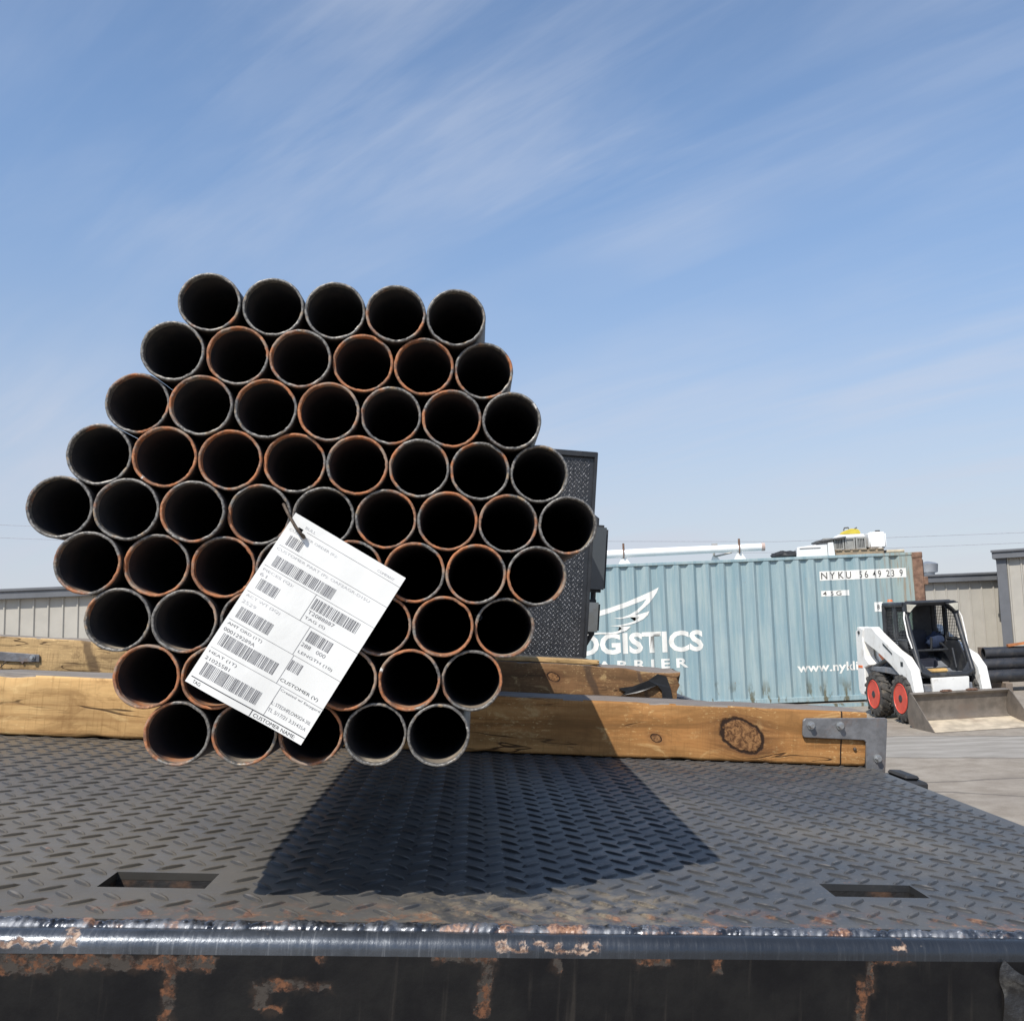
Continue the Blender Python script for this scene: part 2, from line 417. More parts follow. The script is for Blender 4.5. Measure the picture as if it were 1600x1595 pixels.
def timber_mesh(L, D, H, amp=.0012, chips=(), seed=0, step=.012, jag=.004):
    """a sawn beam along x from 0 to L, y 0..D, z 0..H with worn arrises; top faces take slot 1"""
    bm = B(); n = max(2, int(L / step)); r = min(.006, H * .2)
    prof = []
    for (cx, cz, a0) in ((r, r, 180), (D - r, r, 270), (D - r, H - r, 0), (r, H - r, 90)):
        for k in range(4):
            a = R(a0 + k * 30); prof.append((cx + r * math.cos(a), cz + r * math.sin(a)))
    ex = []
    for i, p in enumerate(prof):
        q = prof[(i + 1) % len(prof)]; ex.append(p)
        if abs(p[0] - q[0]) + abs(p[1] - q[1]) > .02:
            for t in (.25, .5, .75): ex.append((p[0] + (q[0] - p[0]) * t, p[1] + (q[1] - p[1]) * t))
    prof = ex; rings = []
    for i in range(n + 1):
        x = L * i / n; ring = []
        for (y, z) in prof:
            e = (y - D / 2) / (D / 2), (z - H / 2) / (H / 2)
            corner = max(0, abs(e[0]) + abs(e[1]) - 1.6)
            nv = noise.noise(Vector((x * 9 + seed, y * 40, z * 40))) * amp
            nc = max(0, noise.noise(Vector((x * 14 + seed, e[0] * 2, e[1] * 2 + 5))) - .12) * .009 * corner / .4
            yy = y - e[0] * nc + e[0] * nv; zz_ = z - e[1] * nc + e[1] * nv
            for (cx0, cx1, side, dep) in chips:
                if cx0 < x < cx1 and (e[1] > .5 if side == 't' else e[1] < -.5):
                    s = math.sin(math.pi * (x - cx0) / (cx1 - cx0)); k = (1 - e[0]) / 2
                    zz_ -= (1 if side == 't' else -1) * dep * s * k
            xj = x + ((-1 if i == 0 else 1) * noise.noise(Vector((seed, y * 70, z * 70))) * jag if i in (0, n) else 0)
            ring.append(bm.verts.new((xj, yy, zz_)))
        rings.append(ring)
    m_ = len(prof)
    for a, b in zip(rings, rings[1:]):
        for k in range(m_):
            bm.faces.new((a[k], a[(k + 1) % m_], b[(k + 1) % m_], b[k]))
    bm.faces.new(rings[0]); bm.faces.new(rings[-1]); fix(bm)
    tops = [f for f in bm.faces if abs(f.normal.z) > .75 and f.calc_center_median().z > H * .6]
    if tops and tops[len(tops) // 2].normal.z < 0: bmesh.ops.reverse_faces(bm, faces=bm.faces[:])
    for f in tops: f.material_index = 1
    return bm

# ------------------------------------------------------------------ setting: ground, wires, buildings
def mat_ground():
    mt, n = new_mat('dusty_yard_paving'); vec = n.coord()
    big = n.noise(vec, .35, 6, .6); mid = n.noise(vec, 3.5, 6, .65); fine = n.noise(vec, 60, 5, .7)
    c = n.mix(n.mapr(mid, .3, .7), (.235, .20, .16), (.33, .29, .24))
    c = n.mix(n.math('MULTIPLY', n.mapr(fine, .5, .7), .4), c, (.16, .14, .12))
    c = n.mix(n.math('MULTIPLY', n.mapr(n.noise(vec, 140, 2, .5), .6, .7), .5), c, (.45, .41, .36))
    o = n.sep(vec)
    # grey concrete slab lying in the asphalt, edges running away to the left
    nn = n.math('MULTIPLY', n.math('SUBTRACT', n.noise(vec, 1.2, 5, .6), .5), .35)
    t_ = n.math('ADD', n.math('ADD', o[1], n.math('MULTIPLY', o[0], .30)), nn)
    slab = n.math('MULTIPLY', n.mapr(t_, 12.75, 12.9), n.mapr(t_, 15.0, 14.8))
    sc = n.mix(n.mapr(n.noise(n.scale(vec, (1, 4, 1)), 1.2, 6, .6), .35, .65), (.255, .235, .205), (.345, .32, .285))
    c = n.mix(slab, c, sc)
    for k, (a_, b_) in enumerate(((.30, 12.8), (.30, 14.9), (-.05, 9.9), (.55, 11.2))):
        l_ = n.math('SUBTRACT', n.math('ADD', n.math('ADD', o[1], n.math('MULTIPLY', o[0], a_)), n.math('MULTIPLY', nn, .9)), b_)
        c = n.mix(n.math('MULTIPLY', n.mapr(n.math('ABSOLUTE', l_), .05, .015), .7), c, (.12, .105, .09))
    c = n.mix(n.math('MULTIPLY', n.mapr(big, .5, .7), .35), c, (.19, .165, .14))
    n.out(c, .9, 0, n.bump(n.math('ADD', fine, mid), .35, .01), .2)
    return mt
bm = B()
bmesh.ops.create_grid(bm, x_segments=8, y_segments=8, size=600)
tag(obj('ground', bm, mat_ground()), 'pale tan and grey worn paving of the yard', kind='structure')

M_TAN = simple('tan_ribbed_sheet', (.42, .395, .345), .5, 0, .06, 2, 0, 60, (.36, .33, .28), .25)
M_TRIM = simple('grey_flashing', (.13, .135, .145), .45, 0, .12, 2)
M_ROOF = simple('galvanised_roof', (.40, .41, .42), .4, .6, .1, 2)
def shed(name, mtx, L, H, D, pitch, label, trim_z=.22, cw=0.0, slope=0.0, corner=True, phase=0.0):
    """a metal storage shed: front along +x from the origin, body going back along +y"""
    t = empty(name, mtx); tag(t, label, 'shed', 'metal storage sheds around the yard')
    bm = B(); box(bm, (0, 0, -.02), (L, D, H - .03)); fix(bm)
    x = .12 + phase
    while x < L - .05:
        prism(bm, [(x - .028, -.001), (x - .012, -.032), (x + .012, -.032), (x + .028, -.001)], 2, 0, H - .2)
        x += pitch
    y = .15
    while y < D:
        for sx, s in ((0, -1), (L, 1)):
            prism(bm, [(sx + s * .001, y - .028), (sx + s * .032, y - .012), (sx + s * .032, y + .012), (sx + s * .001, y + .028)], 2, 0, H - .2)
        y += pitch
    fix(bm); obj('wall', bm, M_TAN, t)
    bm = B(); box(bm, (-.12, -.16, H - .2), (L + .12, -.035, H))
    box(bm, (-.14, -.20, H - .045), (L + .14, -.16, H + .012)); box(bm, (-.12, -.035, H - .2), (-.04, D, H)); box(bm, (L + .04, -.035, H - .2), (L + .12, D, H))
    fix(bm)
    if slope:
        for v in bm.verts:
            if v.co.x < .3: v.co.z += slope
    obj('gutter', bm, M_TRIM, t, bev=.006)
    if corner:
        for xa, xb_ in ((-.045, .16 + cw), (L - .16, L + .045)):
            bm = B(); box(bm, (xa, -.045, 0), (xb_, .12, H - .2)); fix(bm); obj('corner_trim', bm, M_TRIM, t)
    bm = B(); prism(bm, [(-.10, H - .02), (D + .1, H - .02), (D + .1, H - .05), (-.10, H - .05)], 0, -.1, L + .1); fix(bm)
    obj('roof', bm, M_ROOF, t)
    return t
shed('storage_shed', Matrix.Translation((7.3, 25, 0)), 2.80, 2.62, 6, .305, 'low tan ribbed metal shed between the blue container and the taller shed', corner=False, phase=-.05)
shed('storage_shed', Matrix.Translation((9.56, 23.9, 0)) @ Matrix.Rotation(R(-27), 4, 'Z'), 14, 3.12, 7, .305, 'taller tan ribbed metal shed with dark corner trim at the right edge', cw=.03, phase=.10)
shed('storage_shed', Matrix.Translation((-25, 20, 0)), 19, 2.93, 6, .305, 'long tan ribbed metal shed seen behind the left end of the timbers')

bm = B()
lathe(bm, [(0, .18), (.12, .18), (.14, .26), (.36, .28), (.40, .20), (.44, .03)], (0, 0, 0), (0, 0, 1), 18)
for k in range(18):
    a = 2 * math.pi * k / 18
    box(bm, (-.012, -.004, .15), (.012, .004, .36), 0, Matrix.Rotation(a, 3, 'Z') @ Matrix.Translation((0, .285, 0)).to_3x3())
fix(bm)
ov = obj('roof_vent', bm, M_ROOF, smooth=40); ov.location = (8.55, 26.2, 2.6)
tag(ov, 'small round galvanised turbine vent on the low tan shed roof', 'roof vent')

M_CABLE = simple('faint_cable', (.30, .31, .35), .7)
M_POLE = simple('wood_pole', (.16, .12, .09), .85)
cab = (('upper', ((-62, 12.0), (-38.5, 9.37), (-20, 7.9), (0, 6.75), (10.5, 6.3), (25.8, 6.24), (62, 9.0)), 'upper overhead wire crossing the pale sky above the sheds'),
       ('lower', ((-62, 11.2), (-38.5, 8.56), (-20, 7.1), (0, 6.0), (10.5, 5.62), (25.8, 5.6), (62, 8.2)), 'lower overhead wire crossing the pale sky just above the sheds'))
for nm, pts, lab in cab:
    bm = B(); tube(bm, [(x, 60, z) for x, z in pts], .014, 6)
    tag(obj('overhead_wire', bm, M_CABLE), lab, 'overhead wire', 'overhead wires behind the yard')
for x, z, lab in ((-62, 12.4, 'wooden utility pole carrying the wires far to the left'), (62, 9.4, 'wooden utility pole carrying the wires far to the right')):
    t = empty('utility_pole', Matrix.Translation((x, 60, 0))); tag(t, lab, 'utility pole', 'utility poles behind the yard')
    bm = B(); tube(bm, [(0, 0, -.3), (0, 0, z)], [.16, .11], 10); obj('pole', bm, M_POLE, t, smooth=40)
    bm = B(); box(bm, (-.06, -.9, z - .5), (.06, .9, z - .36)); fix(bm); obj('crossarm', bm, M_POLE, t)

# ------------------------------------------------------------------ shipping container
CXL, CXR, CY0, CZ0, CZ1 = -6.0, 6.17, 19.2, .035, 2.895
def mat_container():
    mt, n = new_mat('faded_blue_container_paint'); vec = n.coord()
    o = n.sep(vec)
    st = n.noise(n.comb(n.math('MULTIPLY', o[0], 9), n.math('MULTIPLY', o[1], 4), n.math('MULTIPLY', o[2], .5)), 1, 6, .6)
    bl = n.noise(vec, 1.1, 5, .6)
    c = n.mix(n.mapr(st, .32, .68), (.215, .315, .345), (.33, .415, .425))
    c = n.mix(n.math('MULTIPLY', n.mapr(bl, .4, .7), .4), c, (.19, .30, .36))
    c = n.mix(n.math('MULTIPLY', n.mapr(n.noise(n.comb(n.math('MULTIPLY', o[0], 30), 0.0, n.math('MULTIPLY', o[2], 1.2)), 1, 5, .6), .52, .7), .4), c, (.42, .47, .43))
    # chalky green towards the door end and rust weeping there
    e = n.mapr(o[0], 10.9, 11.9)
    c = n.mix(n.math('MULTIPLY', e, .6), c, (.31, .36, .31))
    rs = n.mapr(n.noise(n.comb(n.math('MULTIPLY', o[0], 16), n.math('MULTIPLY', o[1], 8), n.math('MULTIPLY', o[2], 1.0)), 1, 6, .65), .48, .64)
    c = n.mix(n.math('MULTIPLY', rs, n.math('MULTIPLY', e, .75)), c, (.27, .17, .09))
    # grime at the foot of each corrugation
    ft = n.math('MULTIPLY', n.mapr(n.math('ADD', o[2], n.math('MULTIPLY', n.noise(vec, 4, 3), .35)), .72, .25), n.mapr(n.noise(n.comb(n.math('MULTIPLY', o[0], 5.5), 0.0, n.math('MULTIPLY', o[2], 1.6)), 1, 5, .65), .52, .60))
    c = n.mix(n.math('MULTIPLY', ft, .9), c, (.11, .095, .05))
    sp = n.mapr(n.noise(vec, 14, 4, .6), .71, .75)
    c = n.mix(n.math('MULTIPLY', sp, .7), c, (.24, .14, .08))
    n.out(c, .55, 0, n.bump(n.noise(vec, 30, 4), .1, .003), .35)
    return mt
M_CONT = mat_container()
M_CRUST = simple('rusted_container_post', (.20, .115, .075), .75, 0, .35, 9, .3, 60, (.10, .045, .03), .8, None, 6)
M_WHITE_MARK = simple('white_lettering', (.78, .77, .72), .6, 0, .05, 3, 0, 60, (.5, .52, .48), .35, None, 9)
M_DARK_MARK = simple('dark_lettering', (.07, .065, .06), .6, 0, .2, 3)
PITCH = .30
def prof_y(x):          # corrugation depth at distance x from the left end
    t = (x % PITCH) / PITCH
    if t < .32: return 0.0
    if t < .50: return .046 * (t - .32) / .18
    if t < .82: return .046
    return .046 * (1 - (t - .82) / .18)
BREAKS = (0, .32, .50, .82)
cont = empty('shipping_container', Matrix.Translation((CXL, CY0, CZ0)))
tag(cont, 'long faded light blue corrugated shipping container with white lettering', 'shipping container')
LC, HC = CXR - CXL, CZ1 - CZ0
bm = B(); xs = []; x = .15
k = 0
while True:
    for b in BREAKS:
        xx = (k + b) * PITCH
        if .16 < xx < LC - .42: xs.append(xx)
    k += 1
    if k * PITCH > LC: break
xs = [.16] + xs + [LC - .42]
cols = [(bm.verts.new((x, prof_y(x), .10)), bm.verts.new((x, prof_y(x), HC - .055))) for x in xs]
for a, b in zip(cols, cols[1:]): bm.faces.new((a[0], b[0], b[1], a[1]))
# flat end panel, back wall, roof, floor
box(bm, (LC - .42, .002, .10), (LC - .17, .05, HC - .055)); box(bm, (.05, 2.35, .1), (LC - .1, 2.42, HC - .1))
box(bm, (.05, .02, .02), (LC - .1, 2.4, .095)); box(bm, (.02, .05, HC - .045), (LC - .02, 2.4, HC - .02)); box(bm, (0.02, .05, .1), (.08, 2.4, HC - .1))
fix(bm); obj('side_panel', bm, M_CONT, cont)
bm = B(); box(bm, (.15, -.012, HC - .058), (LC - .16, .07, HC)); box(bm, (.15, 2.38, HC - .06), (LC - .16, 2.45, HC)); fix(bm)
obj('top_rail', bm, M_CONT, cont, bev=.006)
bm = B(); box(bm, (.15, -.008, .0), (LC - .16, .06, .10)); fix(bm); obj('bottom_rail', bm, M_CONT, cont, bev=.006)
for x0, x1, mm in ((0, .16, M_CONT), (LC - .20, LC, M_CRUST)):
    for y0 in (-.014, 2.29):
        bm = B(); box(bm, (x0, y0, .12), (x1, y0 + .16, HC - .12)); fix(bm); ob_ = obj('corner_post', bm, mm, cont, bev=.01)
        for z0 in (0, HC - .12):
            bm = B(); box(bm, (x0 - .005, y0 - .004, z0), (x1 + .006, y0 + .165, z0 + .118))
            fix(bm); cc = obj('corner_casting', bm, M_CRUST, ob_, bev=.012)
            bm = B(); lathe(bm, [(0, .032), (.012, .032)], ((x0 + x1) / 2, y0 - .012, z0 + .06), (0, 1, 0), 14); fix(bm)
            # dark oval hole shown by a recessed cup
            bm.free()
bm = B(); box(bm, (LC + .004, .1, .1), (LC + .05, 2.3, HC - .15)); fix(bm); dr = obj('door', bm, M_CRUST, cont, bev=.01)
for z in (.35, 1.0, 1.65, 2.2):
    bm = B(); box(bm, (LC + .0, -.02, z), (LC + .085, .10, z + .16)); fix(bm); obj('hinge', bm, M_CRUST, dr, bev=.01)

def on_panel(bm, off=.004):
    """cut flat lettering along the corrugation folds and lay it on the panel"""
    lo = min(v.co.x for v in bm.verts); hi = max(v.co.x for v in bm.verts)
    k = int(lo / PITCH) - 1
    while k * PITCH < hi:
        for b in BREAKS:
            xx = (k + b) * PITCH
            if lo < xx < hi:
                bmesh.ops.bisect_plane(bm, geom=bm.verts[:] + bm.edges[:] + bm.faces[:], plane_co=(xx, 0, 0), plane_no=(1, 0, 0))
        k += 1
    for v in bm.verts: v.co.y += prof_y(v.co.x) - off if v.co.x < LC - .42 else .002 - off
    bmesh.ops.recalc_face_normals(bm, faces=bm.faces[:])
def P(wx, wz): return (wx - CXL, 0, wz - CZ0)
bm = B()
text_into(bm, 'LOGISTICS', P(-1.10, 1.11), (1, 0, 0), (0, 0, 1), 2.82, .42, .035)
on_panel(bm); o_ = obj('painted_lettering', bm, M_WHITE_MARK, cont)
bm = B()
text_into(bm, 'C A R R I E R', P(-.75, .80), (1, 0, 0), (0, 0, 1), 2.15, .19, .03)
on_panel(bm); obj('painted_lettering', bm, M_WHITE_MARK, cont)
bm = B()
text_into(bm, 'www.nykline.com', P(3.55, .56), (1, 0, 0), (0, 0, 1), 2.05, .23, .022)
on_panel(bm); obj('painted_lettering', bm, M_WHITE_MARK, cont)
# wing emblem, outline points in the plane of the panel: (world x, world z)
def wpx(cx_, cy_):      # measured on the panel, 1 unit = 1/7.62 of a pixel at 19.2 m
    ppx, ppy = 900 + cx_ / 7.619, 880 + cy_ / 7.617
    wx = (ppx - 955) / 1500; wy = (ppy - 797.5) / 1500
    d = Vector((CX.x * wx + CX.y * wy + CX.z, CY.x * wx + CY.y * wy + CY.z, CZ.x * wx + CZ.y * wy + CZ.z))
    d *= CY0 / d.y
    return d.x, d.z + 1.76
wing = [[(-420, 780), (-150, 715), (150, 600), (400, 530), (600, 460), (800, 375), (900, 330), (985, 285), (960, 350), (905, 430), (870, 470), (838, 425), (740, 465), (560, 535), (400, 590), (140, 672), (-150, 760), (-400, 830)],
        [(440, 655), (560, 640), (640, 610), (720, 560), (790, 495), (838, 426), (905, 430), (870, 475), (820, 520), (740, 590), (640, 640), (540, 662)],
        [(640, 642), (700, 612), (760, 604), (875, 568), (855, 615), (800, 665), (720, 705), (640, 730), (520, 752), (400, 745), (520, 735), (620, 712), (700, 685), (755, 640)],
        [(520, 752), (655, 752), (600, 800), (500, 832), (420, 842), (270, 842), (140, 862), (-60, 895), (-60, 882), (140, 842), (270, 822), (430, 822), (500, 805), (560, 778)],
        [(-40, 760), (60, 735), (175, 732), (140, 775), (60, 790)]]
for wi, wl in enumerate(wing):
    bm = B(); bm.faces.new([bm.verts.new(P(*wpx(a, b))) for a, b in wl])
    bmesh.ops.triangulate(bm, faces=bm.faces[:]); on_panel(bm, .004 + .002 * wi)
    obj('wing_feather', bm, M_WHITE_MARK, cont)
def plate(x0, x1, z0, z1, parts):
    bm = B(); vs = [bm.verts.new(P(a, b)) for a, b in ((x0, z0), (x1, z0), (x1, z1), (x0, z1))]; bm.faces.new(vs)
    on_panel(bm, .004); pl = obj('number_strip', bm, M_WHITE_MARK, cont)
    bm = B()
    for s, xa, wid, hh in parts:
        text_into(bm, s, P(xa, (z0 + z1) / 2 - hh / 2), (1, 0, 0), (0, 0, 1), wid, hh, .004)
    on_panel(bm, .008); obj('number', bm, M_DARK_MARK, pl)
plate(4.11, 5.83, 2.40, 2.585, (('N Y K U', 4.14, .60, .135), ('5 6  4 9  2 3  9', 4.90, .86, .135)))
plate(4.12, 4.68, 2.085, 2.195, (('4  5 G', 4.15, .36, .085),))
plate(5.15, 5.33, 1.74, 1.93, (('8', 5.205, .06, .09),))

# things on the container roof
RZ = CZ1
M_WHITE = simple('white_enamel', (.74, .74, .72), .4, 0, .06, 5, 0, 60, (.45, .40, .33), .35, None, 7)
M_WHITE_CLEAN = simple('white_plastic', (.80, .80, .78), .45, 0, .04, 5)
M_GREYBOX = simple('grey_crate_plastic', (.30, .30, .28), .6, 0, .15, 5)
M_DGREY = simple('dark_grey_board', (.10, .10, .10), .7)
M_YEL = simple('yellow_plastic', (.62, .50, .06), .5, 0, .1, 8)
M_PALLET = mat_wood('pallet_wood', base=((.22, .15, .09), (.34, .24, .15)), grey=.5)
M_RUSTY = simple('rusty_clamp', (.16, .09, .06), .8, 0, .4, 30, .3)
t = empty('white_pole', Matrix.Translation((-1.4, 19.75, RZ))); tag(t, 'long white round pole held on stands on top of the blue container', 'pole')
bm = B(); tube(bm, [(0, 0, .23), (2.2, 0, .25), (4.46, 0, .265)], [.085, .083, .075], 20); obj('shaft', bm, M_WHITE_CLEAN, t, smooth=40)
bm = B(); tube(bm, [(4.46, 0, .265), (4.53, 0, .266)], .083, 20); obj('end_cap', bm, simple('pink_grey_cap', (.50, .38, .33), .6), t, smooth=40)
for x in (1.62, 4.0):
    bm = B()
    prism(bm, [(x - .13, 0), (x + .15, 0), (x + .04, .18), (x - .04, .18)], 1, -.02, .02); fix(bm)
    box(bm, (x - .16, -.1, .0), (x + .18, .1, .02)); fix(bm); s_ = obj('stand', bm, M_WHITE, t)
    bm = B()
    ring = [(x, .095 * math.cos(a), .245 + .095 * math.sin(a)) for a in [math.pi * 2 * i / 20 for i in range(21)]]
    tube(bm, ring, .014, 6); tube(bm, [(x, -.05, .32), (x, -.05, .45)], .022, 8); obj('clamp', bm, M_RUSTY, s_, smooth=40)
t = empty('pole_bracket', Matrix.Translation((2.12, 19.95, RZ))); tag(t, 'small white bracket with arm beside the right stand of the pole', 'bracket')
bm = B(); prism(bm, [(-.1, 0), (.12, 0), (.03, .14), (-.05, .14)], 1, -.02, .02); fix(bm); obj('foot', bm, M_WHITE, t)
bm = B(); tube(bm, [(-.02, 0, .12), (-.02, 0, .36)], .025, 8); box(bm, (-.06, -.03, .34), (.06, .03, .39)); tube(bm, [(0, -.02, .12), (.35, -.02, .19)], .02, 8); fix(bm)
obj('arm', bm, simple('galvanised_arm', (.4, .38, .35), .5, .4), t)

bm = B()
bmesh.ops.create_uvsphere(bm, u_segments=24, v_segments=14, radius=1)
for v in bm.verts:
    nz_ = noise.noise(v.co * 2.3 + Vector((3, 1, 0))) * .28
    v.co = Vector((v.co.x * .30 * (1 + nz_), v.co.y * .25 * (1 + nz_), max(0, v.co.z * .5 + .42) * .16 * (1 + nz_ * 1.5)))
ob_ = obj('tarp_bundle', bm, M_BLACK_MATT, smooth=60); ob_.location = (3.57, 19.8, RZ)
tag(ob_, 'crumpled black tarp lying on the blue container left of the white box', 'tarp')

t = empty('gutter_box', Matrix.Translation((4.08, 19.5, RZ)) @ Matrix.Rotation(R(-4), 4, 'Z')); tag(t, 'dented white sheet metal box with a grey slot on the container roof', 'metal box')
bm = B(); prism(bm, [(-.35, 0), (.28, .0), (.28, .27), (-.33, .21)], 1, 0, .5); fix(bm); obj('body', bm, M_WHITE, t, bev=.01)
bm = B(); box(bm, (-.28, -.006, .17), (.14, .002, .188)); box(bm, (.05, -.02, .266), (.3, .5, .285)); fix(bm); obj('slot', bm, M_DGREY, t)
bm = B(); prism(bm, [(.285, .02), (.42, -.0), (.40, .28), (.285, .28)], 1, -.02, .0); fix(bm); obj('bent_flap', bm, M_WHITE, t)

t = empty('wooden_pallet', Matrix.Translation((5.02, 19.6, RZ))); tag(t, 'dark weathered wooden pallet under the crates on the container roof', 'pallet')
bm = B()
for y in (0, .45, .9): box(bm, (-.62, y, .02), (.52, y + .09, .11))
fix(bm); obj('stringer', bm, M_PALLET, t)
bm = B()
for k in range(7): box(bm, (-.64 + k * .17, -.03, .112), (-.64 + k * .17 + .12, 1.02, .132))
box(bm, (-.64, -.03, 0), (.54, .08, .018)); box(bm, (-.64, .88, 0), (.54, .98, .018)); fix(bm); obj('deck_board', bm, M_PALLET, t)
for i, (x, lab) in enumerate(((-.58, 'leftmost grey slatted crate on the rooftop pallet'), (-.355, 'second grey slatted crate from the left on the rooftop pallet'), (-.13, 'third grey slatted crate from the left on the rooftop pallet'), (.095, 'grey slatted crate next to the white tank on the rooftop pallet'))):
    t = empty('slatted_crate', Matrix.Translation((5.02 + x - .12, 19.68, RZ + .134))); tag(t, lab, 'crate', 'grey slatted crates on the container roof')
    bm = B(); box(bm, (0, .03, 0), (.205, .6, .24)); fix(bm); obj('body', bm, M_DGREY if i % 2 else M_GREYBOX, t)
    bm = B()
    box(bm, (0, 0, 0), (.03, .028, .25)); box(bm, (.175, 0, 0), (.205, .028, .25)); box(bm, (.031, 0, 0), (.174, .026, .03)); box(bm, (.031, 0, .215), (.174, .026, .25))
    if i != 2:
        for q in range(4): box(bm, (.04 + q * .032, .006, .031), (.052 + q * .032, .024, .214))
    fix(bm); obj('slat_frame', bm, M_GREYBOX, t)
bm = B(); box(bm, (0, 0, 0), (.62, .5, .03)); fix(bm)
ob_ = obj('lid_board', bm, M_DGREY); ob_.matrix_world = Matrix.Translation((4.17, 19.62, RZ + .30)) @ Matrix.Rotation(R(-7), 4, 'Y')
tag(ob_, 'thin dark board sloping across the white box and the leftmost crate', 'board')
t = empty('water_tank', Matrix.Translation((5.26, 19.66, RZ + .134))); tag(t, 'bright white boxy tank at the right end of the rooftop pallet', 'tank')
bm = B(); box(bm, (0, 0, 0), (.36, .55, .34)); fix(bm); obj('body', bm, M_WHITE_CLEAN, t, bev=.035, seg=3, smooth=50)
bm = B(); tube(bm, [(.24, .2, .34), (.24, .2, .385)], .05, 14); obj('cap', bm, M_DGREY, t, smooth=40)
bm = B(); box(bm, (.18, -.03, -.09), (.25, -.004, .02)); fix(bm); obj('strap_end', bm, M_WHITE_CLEAN, t)
t = empty('yellow_case', Matrix.Translation((4.73, 19.8, RZ + .385))); tag(t, 'yellow and white case on top of the crates', 'case')
bm = B(); prism(bm, [(-.12, 0), (.50, 0), (.47, .07), (-.06, .07)], 1, 0, .35); fix(bm); obj('base', bm, M_WHITE_CLEAN, t, bev=.01)
bm = B(); prism(bm, [(.02, .072), (.42, .072), (.38, .17), (.22, .19), (.06, .14)], 1, .02, .3); fix(bm); y_ = obj('lid', bm, M_YEL, t, bev=.015, seg=2)
for hp in ([(.08, .1, .16), (.10, .1, .215), (.18, .1, .22), (.19, .1, .19)], [(.3, .1, .18), (.36, .1, .215)]):
    bm = B(); tube(bm, hp, .015, 8); obj('handle', bm, M_DGREY, y_)
bm = B()
lathe(bm, [(0, .19), (.035, .205), (.075, .19), (.075, .10), (.0, .10)], (0, 0, 0), (0, 0, 1), 24, closed=True); fix(bm)
ob_ = obj('small_tyre', bm, M_BLACK_MATT, smooth=40); ob_.location = (5.72, 19.65, RZ + .01)
tag(ob_, 'small dark tyre lying flat near the rusty corner of the container', 'tyre')
bm = B(); tube(bm, [(0, 0, 0), (.35, .0, 0)], .035, 8); fix(bm)
ob_ = obj('pipe_offcut', bm, simple('tan_pipe_offcut', (.42, .36, .26), .6)); ob_.location = (5.5, 19.3, RZ + .036)
tag(ob_, 'short tan tube lying at the edge of the container roof', 'tube')

# blue beam on the ground in front of the container
bm = B(); prism(bm, [(0, 0), (.12, 0), (.12, .06), (.105, .06), (.105, .014), (.015, .014), (.015, .06), (0, .06)], 0, 0, 3.0); fix(bm)
ob_ = obj('steel_channel', bm, M_CONT); ob_.matrix_world = Matrix.Translation((2.5, 18.35, .0)) @ Matrix.Rotation(R(-2), 4, 'Z')
tag(ob_, 'light blue steel channel lying on the ground before the container', 'steel channel')

# pile of big black pipes at the right
M_BPIPE = simple('black_plastic_pipe', (.025, .026, .03), .35, 0, .3, 3, .05, 30, (.09, .08, .07), .4)
for i, (yy, zz_, lab) in enumerate(((20.15, .32, 'bottom one of the three big black pipes stacked at the right edge'), (20.30, .545, 'middle one of the three big black pipes stacked at the right edge'), (20.45, .77, 'topmost of the three big black pipes stacked at the right edge'))):
    bm = B(); lathe(bm, [(0, .133), (9, .133), (9, .115), (0, .115)], (0, 0, 0), (1, 0, 0), 28, closed=True); fix(bm)
    ob_ = obj('black_pipe', bm, M_BPIPE, smooth=40); ob_.location = (7.5 + .1 * i, yy, zz_)
    tag(ob_, lab, 'pipe', 'big black pipes stacked beside the shed')
for x, lab in ((7.9, 'near wooden bearer under the black pipe stack by the loader'), (10.6, 'farther wooden bearer under the black pipe stack, at the right edge')):
    bm = B(); prism(bm, [(19.9, 0), (21.3, 0), (21.3, .88), (20.75, .88), (20.05, .187), (19.9, .187)], 0, x, x + .14); fix(bm)
    ob_ = obj('pipe_cradle', bm, M_PALLET, bev=.006); tag(ob_, lab, 'cradle', 'cradles under the black pipes')
bm = B(); box(bm, (-.3, -.05, 0), (.3, .05, .05)); fix(bm)
ob_ = obj('orange_board', bm, simple('orange_board_paint', (.45, .17, .06), .7)); ob_.matrix_world = Matrix.Translation((8.5, 20.4, .93)) @ Matrix.Rotation(R(-6), 4, 'Y')
tag(ob_, 'short orange brown board lying on the topmost black pipe', 'board')
for i, (x, y, z, a, lab) in enumerate(((7.15, 16.4, .0, 12, 'lower weathered plank in the wood pile behind the bucket'), (7.1, 16.45, .11, 2, 'middle weathered plank in the wood pile behind the bucket'), (7.2, 16.4, .22, -6, 'upper weathered plank in the wood pile behind the bucket'))):
    bm = timber_mesh(1.9, .30, .105, .003, seed=i * 9, step=.05)
    ob_ = obj('scrap_plank', bm, [M_PALLET, M_PALLET]); ob_.matrix_world = Matrix.Translation((x, y, z)) @ Matrix.Rotation(R(a), 4, 'Z')
    tag(ob_, lab, 'plank', 'planks piled behind the loader bucket')

